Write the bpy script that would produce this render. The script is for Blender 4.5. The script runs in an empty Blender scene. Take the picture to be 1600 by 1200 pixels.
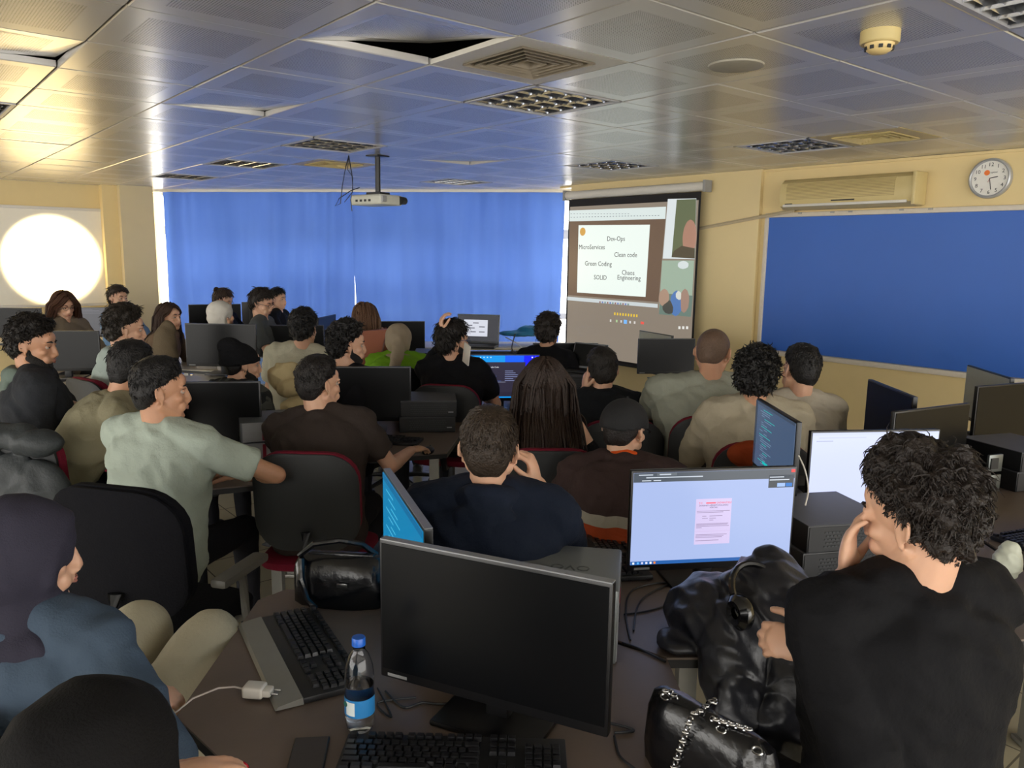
import bpy, bmesh, math, random
from mathutils import Vector, Matrix, noise
R=math.radians
random.seed(7)
S=bpy.context.scene
COL=S.collection
# ---------------------------------------------------------------- camera, world, light
F,PITCH,ROLL,CAM_H=1231.4,0.1625,0.0152,1.78
ANG=0.6851
CEIL=2.578
camd=bpy.data.cameras.new('camera'); cam=bpy.data.objects.new('camera',camd); COL.objects.link(cam); S.camera=cam
camd.sensor_fit='HORIZONTAL'; camd.sensor_width=36; camd.lens=36*F/1600; camd.clip_start=0.02; camd.clip_end=200
cam.matrix_world=Matrix.Translation((0,0,CAM_H))@Matrix.Rotation(R(90)-PITCH,4,'X')@Matrix.Rotation(ROLL,4,'Z')
S.view_settings.view_transform='Standard'; S.view_settings.look='None'; S.view_settings.gamma=1; S.view_settings.use_curve_mapping=False
S.view_settings.exposure=0.45
W=bpy.data.worlds.new('world'); S.world=W; W.use_nodes=True
W.node_tree.nodes['Background'].inputs[0].default_value=(1.0,0.97,0.92,1)
W.node_tree.nodes['Background'].inputs[1].default_value=4.3
CURT_L=Vector((-5.02,11.0,0)); CURT_R=Vector((0.80,9.92,0))
def lamp(name,kind,loc,rot,energy,color,**kw):
    l=bpy.data.lights.new(name,kind); l.energy=energy; l.color=color
    for k,v in kw.items(): setattr(l,k,v)
    o=bpy.data.objects.new(name,l); COL.objects.link(o); o.location=loc; o.rotation_euler=rot; return o
cdir=(CURT_R-CURT_L).normalized(); cout=Vector((-cdir.y,cdir.x,0))
cmid=(CURT_L+CURT_R)/2
# daylight outside the window wall
d=lamp('daylight_outside','AREA',cmid+cout*1.2+Vector((0,0,1.5)),(R(90),0,math.atan2(cdir.y,cdir.x)),4800,(0.92,0.95,1.0),shape='RECTANGLE',size=8.4,size_y=3.6)
# ---------------------------------------------------------------- pixel -> place helpers
def ray(px,py):
    a,b=px-800,py-600; cr,sr=math.cos(ROLL),math.sin(ROLL)
    u=a*cr+b*sr; v=-a*sr+b*cr; x=u/F; zc=-v/F
    cp,sp=math.cos(PITCH),math.sin(PITCH)
    return Vector((x,cp+zc*sp,-sp+zc*cp))
def atz(px,py,z):
    r=ray(px,py); t=(z-CAM_H)/r.z; return Vector((r.x*t,r.y*t,z))
def atY(px,py,Y):
    r=ray(px,py); t=Y/r.y; return Vector((r.x*t,Y,CAM_H+r.z*t))
RA=Vector((math.cos(ANG),math.sin(ANG),0)); RB=Vector((-math.sin(ANG),math.cos(ANG),0))
def room(a,b,z=0): v=RA*a+RB*b; v.z=z; return v
ROOM=Matrix.Rotation(ANG,4,'Z')
# ---------------------------------------------------------------- materials
def lin(c):
    def f(v):
        v/=255.0
        return v/12.92 if v<=0.04045 else ((v+0.055)/1.055)**2.4
    return (f(c[0]),f(c[1]),f(c[2]),1)
MC={}
def mat(name,c,rough=.6,metal=0,var=.08,scale=30,bump=0,bscale=200,spec=.5,emit=0,coat=0,sheen=0,stretch=None):
    if name in MC: return MC[name]
    m=bpy.data.materials.new(name); m.use_nodes=True; nt=m.node_tree; N=nt.nodes; L=nt.links
    b=N['Principled BSDF']; b.inputs['Roughness'].default_value=rough; b.inputs['Metallic'].default_value=metal
    b.inputs['Specular IOR Level'].default_value=spec
    if coat: b.inputs['Coat Weight'].default_value=coat
    if sheen: b.inputs['Sheen Weight'].default_value=sheen
    col=lin(c); tc=N.new('ShaderNodeTexCoord'); src=tc.outputs['Object']
    if stretch:
        mp=N.new('ShaderNodeMapping'); mp.inputs['Scale'].default_value=stretch; L.new(src,mp.inputs[0]); src=mp.outputs[0]
    nz=N.new('ShaderNodeTexNoise'); nz.inputs['Scale'].default_value=scale; nz.inputs['Detail'].default_value=3; L.new(src,nz.inputs['Vector'])
    mx=N.new('ShaderNodeMix'); mx.data_type='RGBA'; L.new(nz.outputs[0],mx.inputs[0])
    mx.inputs[6].default_value=tuple(v*(1-var) for v in col[:3])+(1,); mx.inputs[7].default_value=tuple(min(1,v*(1+var)) for v in col[:3])+(1,)
    L.new(mx.outputs[2],b.inputs['Base Color'])
    if emit:
        L.new(mx.outputs[2],b.inputs['Emission Color']); b.inputs['Emission Strength'].default_value=emit
    if bump:
        n2=N.new('ShaderNodeTexNoise'); n2.inputs['Scale'].default_value=bscale; n2.inputs['Detail'].default_value=4; L.new(src,n2.inputs['Vector'])
        bp=N.new('ShaderNodeBump'); bp.inputs['Strength'].default_value=bump; bp.inputs['Distance'].default_value=.01
        L.new(n2.outputs[0],bp.inputs['Height']); L.new(bp.outputs[0],b.inputs['Normal'])
    MC[name]=m; return m
def glow(c,e=1.0):
    n='glow_%d_%d_%d_%d'%(c[0],c[1],c[2],int(e*100))
    if n in MC: return MC[n]
    m=mat(n,(4,4,5),.25,0,0)
    b=m.node_tree.nodes['Principled BSDF']; b.inputs['Emission Color'].default_value=lin(c); b.inputs['Emission Strength'].default_value=e
    return m
# ---------------------------------------------------------------- mesh helpers
_TPL={}
def _ico(sub):
    if sub not in _TPL:
        b=bmesh.new(); bmesh.ops.create_icosphere(b,subdivisions=sub,radius=1); b.verts.index_update()
        _TPL[sub]=([v.co.copy() for v in b.verts],[tuple(v.index for v in f.verts) for f in b.faces]); b.free()
    return _TPL[sub]
CUBE=([(-.5,-.5,-.5),(.5,-.5,-.5),(.5,.5,-.5),(-.5,.5,-.5),(-.5,-.5,.5),(.5,-.5,.5),(.5,.5,.5),(-.5,.5,.5)],[(0,3,2,1),(4,5,6,7),(0,1,5,4),(1,2,6,5),(2,3,7,6),(3,0,4,7)])
class MB:
    """collects vertices and faces; bm gives a bmesh of everything so far"""
    def __init__(s): s.V=[]; s.Fc=[]; s.MI=[]; s._bm=None
    def add(s,vs,fs,mi=0):
        n=len(s.V); s.V.extend(vs); s.Fc.extend(tuple(i+n for i in f) for f in fs); s.MI.extend([mi]*len(fs)); return s
    def flush(s):
        me=bpy.data.meshes.new('t'); me.from_pydata([tuple(v) for v in s.V],[],s.Fc); 
        if any(s.MI): me.polygons.foreach_set('material_index',s.MI)
        s.V=[]; s.Fc=[]; s.MI=[]; return me
    @property
    def bm(s):
        if s._bm is None: s._bm=bmesh.new()
        if s.V: me=s.flush(); s._bm.from_mesh(me); bpy.data.meshes.remove(me)
        return s._bm
    def box(s,c,d,M=None,mi=0,bev=0):
        c=Vector(c); vs=[Vector((x*d[0],y*d[1],z*d[2]))+c for x,y,z in CUBE[0]]
        if M is not None: vs=[M@v for v in vs]
        return s.add(vs,CUBE[1],mi)
    def ico(s,c,r,M=None,sub=2,mi=0):
        if isinstance(r,(int,float)): r=(r,r,r)
        T=Matrix.Translation(c)@(M.to_4x4() if M is not None else Matrix())@Matrix.Diagonal((*r,1))
        vs,fs=_ico(sub); return s.add([T@v for v in vs],fs,mi)
    def cone(s,p0,p1,r0,r1,seg=12,caps=True,mi=0):
        p0=Vector(p0);p1=Vector(p1); d=p1-p0
        if d.length<1e-6: return s
        Q=d.to_track_quat('Z','Y').to_matrix(); a=[2*math.pi*i/seg for i in range(seg)]
        vs=[p0+Q@Vector((r0*math.cos(t),r0*math.sin(t),0)) for t in a]+[p1+Q@Vector((r1*math.cos(t),r1*math.sin(t),0)) for t in a]
        fs=[(i,(i+1)%seg,seg+(i+1)%seg,seg+i) for i in range(seg)]
        if caps: fs+=[tuple(range(seg-1,-1,-1)),tuple(range(seg,2*seg))]
        return s.add(vs,fs,mi)
    def cap(s,p0,p1,r0,r1,sub=2):
        s.cone(p0,p1,r0,r1,14); s.ico(Vector(p0),r0,sub=sub); s.ico(Vector(p1),r1,sub=sub); return s
    def rings(s,rs,close=True,caps=True,mi=0):
        n=len(rs[0]); vs=[p for r in rs for p in r]; fs=[]
        for k in range(len(rs)-1):
            for i in range(n if close else n-1):
                j=(i+1)%n; fs.append((k*n+i,k*n+j,(k+1)*n+j,(k+1)*n+i))
        if caps and close: fs.append(tuple(range(n-1,-1,-1))); fs.append(tuple(range((len(rs)-1)*n,len(rs)*n)))
        return s.add(vs,fs,mi)
    def lathe(s,prof,c=(0,0,0),seg=24,M=None,mi=0,caps=True):
        rs=[[Vector((c[0]+r*math.cos(t),c[1]+r*math.sin(t),c[2]+z)) for t in [2*math.pi*i/seg for i in range(seg)]] for r,z in prof]
        if M is not None: rs=[[M@p for p in r] for r in rs]
        return s.rings(rs,caps=caps,mi=mi)
    def tube(s,pts,r,seg=6,mi=0,taper=None):
        pts=[Vector(p) for p in pts]; rs=[]; up=Vector((0,0,1))
        for i,p in enumerate(pts):
            d=(pts[min(i+1,len(pts)-1)]-pts[max(i-1,0)]).normalized()
            a=d.cross(up)
            if a.length<.05: a=d.cross(Vector((1,0,0)))
            a.normalize(); b=d.cross(a); rr=r if taper is None else r*taper[i]
            rs.append([p+a*rr*math.cos(t)+b*rr*math.sin(t) for t in [2*math.pi*k/seg for k in range(seg)]])
        return s.rings(rs,mi=mi)
    def prism(s,poly,z0,z1,mi=0):
        a=sum(poly[i][0]*poly[(i+1)%len(poly)][1]-poly[(i+1)%len(poly)][0]*poly[i][1] for i in range(len(poly)))
        if a<0: poly=poly[::-1]
        return s.rings([[Vector((p[0],p[1],z)) for p in poly] for z in (z0,z1)],mi=mi)
    def build(s,name,m,parent=None,smooth=True,M=None,loc=None):
        me=bpy.data.meshes.new(name)
        bmesh.ops.recalc_face_normals(s.bm,faces=s.bm.faces[:])
        if M is not None: s.bm.transform(M)
        s.bm.to_mesh(me); s.bm.free()
        return link(name,me,m,parent,smooth,loc)
def link(name,me,m,parent=None,smooth=True,loc=None):
    for x in (m if isinstance(m,(list,tuple)) else [m]): me.materials.append(x)
    if smooth:
        me.polygons.foreach_set('use_smooth',[True]*len(me.polygons))
        try: me.set_sharp_from_angle(angle=R(38))
        except Exception: pass
    o=bpy.data.objects.new(name,me); COL.objects.link(o)
    if parent: o.parent=parent
    if loc is not None: o.location=loc
    return o
SC2=bpy.data.scenes.new('scratch')
def evald(o):
    SC2.collection.objects.link(o); vl=SC2.view_layers[0]; vl.update(); dg=vl.depsgraph; dg.update()
    m=bpy.data.meshes.new_from_object(o.evaluated_get(dg)); bpy.data.objects.remove(o); m.materials.clear(); return m
def remesh(mb,vox,it=4,fac=.5):
    if mb._bm is None: me=mb.flush()
    else: me=bpy.data.meshes.new('t'); bmesh.ops.recalc_face_normals(mb.bm,faces=mb.bm.faces[:]); mb.bm.to_mesh(me); mb.bm.free()
    o=bpy.data.objects.new('t',me)
    r=o.modifiers.new('r','REMESH'); r.mode='VOXEL'; r.voxel_size=vox; r.use_smooth_shade=True
    if it:
        q=o.modifiers.new('s','SMOOTH'); q.iterations=it; q.factor=fac
    m2=evald(o); bpy.data.meshes.remove(me); return m2
def linksm(name,me,m,parent):
    for x in (m if isinstance(m,(list,tuple)) else [m]): me.materials.append(x)
    me.polygons.foreach_set('use_smooth',[True]*len(me.polygons))
    o=bpy.data.objects.new(name,me); COL.objects.link(o); o.parent=parent; return o
def empty(name,loc,rz=0,label=None,cat=None,group=None):
    o=bpy.data.objects.new(name,None); COL.objects.link(o); o.location=loc; o.rotation_euler=(0,0,rz); o.empty_display_size=.1
    return tag(o,label,cat,group)
def tag(o,label=None,cat=None,group=None,kind=None):
    if label: o['label']=label
    if cat: o['category']=cat
    if group: o['group']=group
    if kind: o['kind']=kind
    return o
def copy_tree(o,parent=None):
    c=o.copy(); COL.objects.link(c)
    if parent: c.parent=parent
    for ch in [x for x in bpy.data.objects if x.parent==o]: copy_tree(ch,c)
    return c
def text_mesh(s,size,font_depth=.0006,align='LEFT'):
    cu=bpy.data.curves.new('t','FONT'); cu.body=s; cu.size=size; cu.extrude=font_depth; cu.align_x=align; cu.resolution_u=2
    return evald(bpy.data.objects.new('t',cu))

def bbox(s,c,d,M=None,mi=0,bev=0.005,seg=2):
    t=bmesh.new(); bmesh.ops.create_cube(t,size=1); bmesh.ops.scale(t,vec=d,verts=t.verts[:])
    bev=min(bev,min(d)*.45)
    if bev>0: bmesh.ops.bevel(t,geom=t.edges[:],offset=bev,segments=seg,affect='EDGES',profile=.6)
    bmesh.ops.translate(t,vec=c,verts=t.verts[:])
    if M is not None: t.transform(M)
    for f in t.faces: f.material_index=mi
    me=bpy.data.meshes.new('t'); t.to_mesh(me); t.free(); s.add([v.co.copy() for v in me.vertices],[tuple(p.vertices) for p in me.polygons],mi); bpy.data.meshes.remove(me); return s
MB.bbox=bbox
cream=mat('cream_wall_paint',(222,200,146),.6,0,.04,6,bump=.05,bscale=60)
cream_gloss=mat('cream_gloss_panel',(222,202,152),.30,0,.03,5)
white_paint=mat('white_metal_paint',(214,210,200),.45,0,.03)
beige_pl=mat('aged_beige_plastic',(205,186,130),.45,0,.04)
black_pl=mat('black_plastic',(17,18,20),.42,0,.1)
dark_pl=mat('charcoal_plastic',(34,35,37),.55,0,.1)
chrome=mat('chrome',(200,200,200),.15,1,0)
WA=6.42; WB=11.39
# floor
def floor_mat():
    m=mat('pale_floor_tiles',(176,168,142),.22,0,.05,8); nt=m.node_tree; N=nt.nodes; L=nt.links; b=N['Principled BSDF']
    tc=N.new('ShaderNodeTexCoord'); br=N.new('ShaderNodeTexBrick'); br.offset=0; br.inputs['Scale'].default_value=1.0
    br.inputs['Brick Width'].default_value=.45; br.inputs['Row Height'].default_value=.45; br.inputs['Mortar Size'].default_value=.004
    br.inputs['Color1'].default_value=lin((184,176,150)); br.inputs['Color2'].default_value=lin((176,166,140)); br.inputs['Mortar'].default_value=lin((110,104,90))
    L.new(tc.outputs['Object'],br.inputs['Vector']); L.new(br.outputs[0],b.inputs['Base Color']); return m
MB().box((0,0,-.05),(20,20,.1)).build('floor',floor_mat(),smooth=False)
fl=bpy.data.objects['floor']; fl.rotation_euler.z=ANG; fl.location=room(0,4); tag(fl,kind='structure')
# walls in room axes
def wallbox(name,a0,a1,b0,b1,z0,z1,m):
    o=MB().box(((a0+a1)/2,(b0+b1)/2,(z0+z1)/2),(a1-a0,b1-b0,z1-z0),M=ROOM).build(name,m,smooth=False); return tag(o,kind='structure')
wallbox('wall_right',WA,WA+.15,-4,6.80,0,2.75,cream)
wallbox('trim_1',WA-.045,WA,4.28,6.78,0,2.60,cream_gloss)
wallbox('wall_left',-7,2.98,WB,WB+.15,0,2.75,cream)
wallbox('trim_2',2.42,2.60,WB-.16,WB,0,2.60,cream)
wallbox('trim_3',2.60,3.0,WB-.28,WB,0,2.60,mat('cream_pillar_paint',(206,190,150),.5,0,.03,6))
# window wall: local frame x along cdir, y outward
WM=Matrix.Translation(CURT_L)@Matrix.Rotation(math.atan2(cdir.y,cdir.x),4,'Z'); WL=(CURT_R-CURT_L).length
mb=MB(); mb.box((WL/2,.38,.14),(WL+1.6,.2,.28)); mb.box((WL/2,.38,2.68),(WL+1.6,.2,.2)); mb.box((WL+.55,.38,1.4),(.5,.2,2.6)); mb.box((-.45,.38,1.4),(.5,.2,2.6))
tag(mb.build('wall_back',cream,smooth=False,M=WM),kind='structure')
w=empty('window_1',(0,0,0)); w.matrix_world=WM; tag(w,kind='structure')
mb=MB(); fm=mat('white_window_frame',(200,205,210),.4)
n=6
for i in range(1,n): mb.box((.0+i*(WL/n),.36,1.42),(.07,.07,2.3))
for z in (.31,1.0,2.05,2.56): mb.box((WL/2,.36,z),(WL,.07,.07 if z!=2.05 else .12))
mb.build('window_frame',fm,w,smooth=False)
g=bpy.data.materials.new('window_glass'); g.use_nodes=True; nt=g.node_tree; nt.nodes.clear()
o_=nt.nodes.new('ShaderNodeOutputMaterial'); a_=nt.nodes.new('ShaderNodeBsdfTransparent'); c_=nt.nodes.new('ShaderNodeBsdfGlossy'); x_=nt.nodes.new('ShaderNodeMixShader'); x_.inputs[0].default_value=.08; c_.inputs[1].default_value=.05
nt.links.new(a_.outputs[0],x_.inputs[1]); nt.links.new(c_.outputs[0],x_.inputs[2]); nt.links.new(x_.outputs[0],o_.inputs[0])
MB().box((WL/2,.37,1.42),(WL,.006,2.25)).build('window_pane',g,w,smooth=False)
# valance rail
tag(MB().box((WL/2,0.0,2.565),(WL+.3,.10,.035)).build('curtain_rail',white_paint,smooth=False,M=WM),'white curtain rail running along the ceiling edge above the blue curtains','curtain rail')
# curtains
def curtain_mat():
    m=bpy.data.materials.new('blue_curtain_cloth'); m.use_nodes=True; nt=m.node_tree; N=nt.nodes; L=nt.links; N.clear()
    out=N.new('ShaderNodeOutputMaterial'); df=N.new('ShaderNodeBsdfDiffuse'); tr=N.new('ShaderNodeBsdfTranslucent'); mx=N.new('ShaderNodeMixShader'); mx.inputs[0].default_value=.38
    tc=N.new('ShaderNodeTexCoord'); mp=N.new('ShaderNodeMapping'); mp.inputs['Scale'].default_value=(3,3,.35); nz=N.new('ShaderNodeTexNoise'); nz.inputs['Scale'].default_value=1.6; cr=N.new('ShaderNodeMix'); cr.data_type='RGBA'
    L.new(tc.outputs['Object'],mp.inputs[0]); L.new(mp.outputs[0],nz.inputs[0]); L.new(nz.outputs[0],cr.inputs[0])
    cr.inputs[6].default_value=lin((66,96,166)); cr.inputs[7].default_value=lin((84,114,186))
    L.new(cr.outputs[2],df.inputs[0]); L.new(cr.outputs[2],tr.inputs[0]); L.new(df.outputs[0],mx.inputs[1]); L.new(tr.outputs[0],mx.inputs[2]); L.new(mx.outputs[0],out.inputs[0]); return m
cm=curtain_mat()
def curtain(x0,x1,seed,label,slit):
    nx=260; nz=44; rs=[]
    for k in range(nz+1):
        z=2.55-(2.49)*k/nz; r=[]
        t=k/nz
        for i in range(nx+1):
            u=i/nx; x=x0+(x1-x0)*u
            w1=noise.noise(Vector((x*2.2+seed,0,t*.5)))*.09+noise.noise(Vector((x*5+seed,3,t*1.2)))*.045*(.5+.9*t)
            fold=(.010+.020*abs(noise.noise(Vector((x*.9+seed,5,0)))))*1.3*math.sin(x*19+seed+2.2*math.sin(x*2.6+t*.6))
            lowf=.05*max(0,t-.45)*noise.noise(Vector((x*4.5+seed+t*1.5,8,t*3)))
            y=w1+fold+lowf*2
            xx=x+slit(u,t)
            r.append(WM@Vector((xx,y,z)))
        rs.append(r)
    mb=MB(); mb.rings(rs,close=False,caps=False); o=mb.build('curtain',cm); tag(o,label,'curtain','blue curtains over the window wall'); return o
mid=WL*.505
curtain(.24,mid-.02,2.0,'blue curtain hanging left of the centre slit of daylight',lambda u,t:.015*max(0,u-.9)*10*math.sin(t*3.1))
curtain(mid-.01,WL-.19,9.0,'blue curtain hanging right of the centre slit, ending beside the projection screen',lambda u,t:(.03*max(0,.1-u)*10*(max(0,math.sin((t-.38)*4.2)) if t>.38 else 0)) - .10*t*max(0,u-.85)/.15*.4)
# ---------------------------------------------------------------- ceiling
TO_A=RA.dot(Vector((.8507,2.9942,0))); TO_B=RB.dot(Vector((.8507,2.9942,0)))
LIGHTS=[(0,2),(0,6),(0,9),(0,12),(4,5),(4,9),(4,2),(0,-2),(-4,6)]
DIFF=[(-1,1)]; VENT=[(1,8),(4,1)]
SAG={(-2,1):(.085,.5),(-2,4):(.030,.4),(-4,3):(.045,1),(2,6):(.03,.5),(-1,5):(.006,.3)}
def ceil_mat(n,perf):
    m=mat(n,(205,203,200) if not perf else (192,190,187),.24 if not perf else .27,.25,.03,2); nt=m.node_tree; N=nt.nodes; L=nt.links; b=N['Principled BSDF']
    if perf:
        tc=N.new('ShaderNodeTexCoord'); mp=N.new('ShaderNodeMapping'); mp.inputs['Scale'].default_value=(100,100,100)
        fr=N.new('ShaderNodeVectorMath'); fr.operation='FRACTION'; sb=N.new('ShaderNodeVectorMath'); sb.operation='SUBTRACT'; sb.inputs[1].default_value=(.5,.5,0)
        ml=N.new('ShaderNodeVectorMath'); ml.operation='MULTIPLY'; ml.inputs[1].default_value=(1,1,0); ln=N.new('ShaderNodeVectorMath'); ln.operation='LENGTH'
        lt=N.new('ShaderNodeMath'); lt.operation='LESS_THAN'; lt.inputs[1].default_value=.24
        L.new(tc.outputs['Object'],mp.inputs[0]); L.new(mp.outputs[0],fr.inputs[0]); L.new(fr.outputs[0],sb.inputs[0]); L.new(sb.outputs[0],ml.inputs[0]); L.new(ml.outputs[0],ln.inputs[0]); L.new(ln.outputs['Value'],lt.inputs[0])
        mx=N.new('ShaderNodeMix'); mx.data_type='RGBA'; mx.inputs[6].default_value=lin((200,198,195)); mx.inputs[7].default_value=lin((100,100,100)); L.new(lt.outputs[0],mx.inputs[0]); L.new(mx.outputs[2],b.inputs['Base Color'])
    return m
cm1=ceil_mat('ceiling_tile_metal',0); cm2=ceil_mat('ceiling_tile_perforated',1); cmd=mat('ceiling_void_dark',(20,18,18),.9)
mb=MB(); rnd=random.Random(3)
n_out=cout
for i in range(-14,11):
    for j in range(-9,17):
        if (i,j) in LIGHTS or (i,j) in DIFF or (i,j) in VENT: continue
        a=TO_A+.6*(i+.5); b=TO_B+.6*(j+.5)
        if a>WA+.3 or b>WB+.3: continue
        p=room(a,b)
        if (p-CURT_L).dot(cout)>.30: continue
        hx=.2965; ch=.004; inn=.205
        z=0.0; tx=rnd.gauss(0,.0018); ty=rnd.gauss(0,.0018); dz=rnd.uniform(-.002,.001)
        T=Matrix.Translation((a,b,CEIL+dz))@Matrix.Rotation(tx,4,'X')@Matrix.Rotation(ty,4,'Y')
        if (i,j) in SAG:
            dr,k=SAG[(i,j)]
        else: dr,k=0,0
        def ring(h,zz): return [mb.bm.verts.new(ROOM@(T@Vector((x*h,y*h,zz+dr*(1+x*h/hx)*.5*((1+y*h/hx)*.5 if k else 1))))) for x,y in ((-1,-1),(1,-1),(1,1),(-1,1))]
        r0=ring(hx,.03); r1=ring(hx,ch); r2=ring(hx-ch,0); r3=ring(inn,0)
        for A,B in ((r0,r1),(r1,r2),(r2,r3)):
            for k in range(4): mb.bm.faces.new((A[k],B[k],B[(k+1)%4],A[(k+1)%4]))
        f=mb.bm.faces.new(r3); f.material_index=1
me=bpy.data.meshes.new('ceiling'); mb.bm.to_mesh(me); mb.bm.free()
co=link('ceiling',me,[cm1,cm2,cmd],None,False); tag(co,kind='structure')
# express tiles in room axes so the perforation pattern follows the grid
co.data.transform(ROOM.inverted()); co.matrix_world=ROOM
tag(MB().box((-.5,3,2.80),(15,17.6,.06),M=ROOM).build('trim_4',cmd,smooth=False),kind='structure')
wallbox('trim_5',WA-.02,WA,-4,7.0,2.555,2.575,cream)
mirror=mat('louver_aluminium',(205,208,215),.18,.9,.02)
def troffer():
    t=empty('ceiling_light',(0,0,0))
    mb=MB(); h=.296
    for sx,sy,dx,dy in ((0,1,.592,.02),(0,-1,.592,.02),(1,0,.02,.592),(-1,0,.02,.592)): mb.box((sx*(h-.01),sy*(h-.01),.035),(dx,dy,.075))
    mb.box((0,0,.105),(.59,.59,.01)); mb.build('frame',mat('light_housing',(175,175,178),.4,.3),t,smooth=False)
    mb=MB()
    for k in range(5):   # curved cross blades
        y=-.225+k*.1125
        for q in range(4):
            x=-.206+q*.1375
            for s in (-1,1):
                mb.rings([[Vector((x-.066,y+s*w,z)),Vector((x+.066,y+s*w,z))] for w,z in ((.003,.055),(.010,.03),(.022,.006))],close=False,caps=False)
    for q in range(5):
        x=-.275+q*.1375
        for s in (-1,1):
            mb.rings([[Vector((x+s*w,-.285,z)),Vector((x+s*w,.285,z))] for w,z in ((.002,.07),(.008,.04),(.022,.004))],close=False,caps=False)
    mb.build('louver_grid',mirror,t)
    for q in range(4):
        MB().cone((-.206+q*.1375,-.28,.085),(-.206+q*.1375,.28,.085),.013,.013,10).build('tube',mat('fluorescent_tube',(225,232,240),.3,0,0),t)
    return t
tl=['black and silver louvred light panel nearest the square air diffuser','louvred light panel above the projector, blue sheen at its left','louvred light panel left of the projector, beyond the one with the cables','dark louvred light panel far off near the curtain rail at left','louvred light panel in front of the projection screen, near its top','louvred light panel far off, right of the projector by the curtain top','louvred light panel above the wall air conditioner','louvred light panel cut by the upper right corner of the photo','louvred light panel cut by the left edge of the photo','','']
t0=troffer(); 
for k,(i,j) in enumerate(LIGHTS[:9]):
    o=t0 if k==0 else copy_tree(t0)
    o.location=room(TO_A+.6*(i+.5),TO_B+.6*(j+.5),CEIL-.003); o.rotation_euler.z=ANG+(R(90) if k in (1,) else 0)
    tag(o,tl[k],'ceiling light','louvred ceiling lights')
# diffuser
def diffuser(name,ij,m,label,n,cone):
    t=empty(name,room(TO_A+.6*(ij[0]+.5),TO_B+.6*(ij[1]+.5),CEIL),ANG,label,'air vent')
    mb=MB()
    def sq(h,z): return [Vector((x*h,y*h,z)) for x,y in ((-1,-1),(1,-1),(1,1),(-1,1))]
    mb.rings([sq(.297,.02),sq(.297,0),sq(.20,0),sq(.20,.01)],caps=False); mb.build('plate',m,t,smooth=False)
    mb=MB(); 
    for k in range(n):
        h=.20-.036*k*(5/n); mb.rings([sq(h,-.006),sq(h-.004,-.008),sq(h-.020,.022),sq(h-.016,.024),sq(h,-.006)],caps=False)
    mb.build('vane',cone,t,smooth=False)
    MB().box((0,0,.04),(.42,.42,.01)).build('duct',cmd,t,smooth=False); return t
diffuser('air_diffuser',DIFF[0],white_paint,'square white air diffuser with stepped vanes beside the sagging ceiling tile',5,mat('diffuser_vane',(150,140,125),.5,.3))
dv=diffuser('air_vent',VENT[0],beige_pl,'yellowed air vent in the ceiling just left of the projector pole',4,beige_pl); tag(dv,group='yellowed ceiling vents')
dv=diffuser('air_vent',VENT[1],beige_pl,'yellowed air vent in the ceiling above the air conditioner',4,beige_pl); tag(dv,group='yellowed ceiling vents')
# speaker & detector
sp=empty('ceiling_speaker',atz(1150,101,CEIL),ANG,'round flat speaker cover set in a ceiling tile','speaker')
MB().lathe([(.0,-.013),(.10,-.012),(.112,-.008),(.116,0),(.118,.004)],seg=40,caps=False).build('cover',mat('speaker_cover',(170,165,150),.5,.2),sp)
sd=empty('smoke_detector',atz(1376,48,CEIL),0,'cream smoke detector hanging under a ceiling tile at right','smoke detector')
MB().lathe([(0,-.045),(.062,-.045),(.066,-.04),(.066,0),(.05,.0)],seg=32,caps=False).build('base',beige_pl,sd)
MB().lathe([(0,-.078),(.028,-.076),(.042,-.066),(.048,-.055),(.05,-.045)],seg=32,caps=False).build('chamber',mat('detector_cap',(226,200,140),.5),sd)
mb=MB()
for k in range(10):
    a=2*math.pi*k/10; mb.box((0,0,0),(.014,.004,.012),M=Matrix.Translation((math.cos(a)*.047,math.sin(a)*.047,-.060))@Matrix.Rotation(a+R(90),4,'Z'))
mb.build('slot',black_pl,sd,smooth=False)
# ---------------------------------------------------------------- right wall things (local: x to the right, -y into the room)
RW=ANG-R(90)
def onwall(px,py,off=0):
    r=ray(px,py); t=(WA-off)/r.dot(RA); return r*t+Vector((0,0,CAM_H))
def walloc(root,p):   # world -> local x,z of a wall-mounted root
    d=p-root.location; return d.dot(-RB),d.z
# projection screen
PSOFF=.14
pc=onwall(989,305,PSOFF)
ps=empty('projection_screen',room(WA-PSOFF,RB.dot(onwall(990,300,PSOFF)),0),RW,'pull-down projection screen showing a slide and video call windows','projection screen')
def sl(px,py): x,z=walloc(ps,onwall(px,py,PSOFF)); return x,z
x0,_=sl(886,430); x1,_=sl(1089,430); zt=sl(990,306)[1]; 
# the fabric
MB().box(((x0+x1)/2,.0,(zt+.62)/2),(x1-x0,.002,zt-.62)).build('fabric',mat('screen_border_black',(18,16,18),.7),ps,smooth=False)
zv=sl(990,318)[1]
mb=MB(); mb.box(((x0+x1)/2,-.0015,(zv+.66)/2),(x1-x0-.05,.001,zv-.66)); mb.build('picture_surface',glow((150,138,124),.62),ps,smooth=False)
MB().cone((x0-.06,.02,zt+.05),(x1+.05,.02,zt+.05),.045,.045,20).build('housing',white_paint,ps)
for s,xx in ((-1,x0-.06),(1,x1+.05)): MB().box((xx,.02,zt+.05),(.03,.1,.11)).build('end_cap',mat('grey_plastic',(150,150,148),.5),ps)
MB().cone((x0,.0,.62),(x1,.0,.62),.012,.012,10).build('weight_bar',black_pl,ps)
def quad(root,fn,pts,lay,m,name,par=None):
    mb=MB(); v=[fn(*p) for p in pts]
    mb.rings([[Vector((x,-lay,z)) for x,z in v],[Vector((x,-lay-.0006,z)) for x,z in v]]); return mb.build(name,m,par or root,smooth=False)
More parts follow.
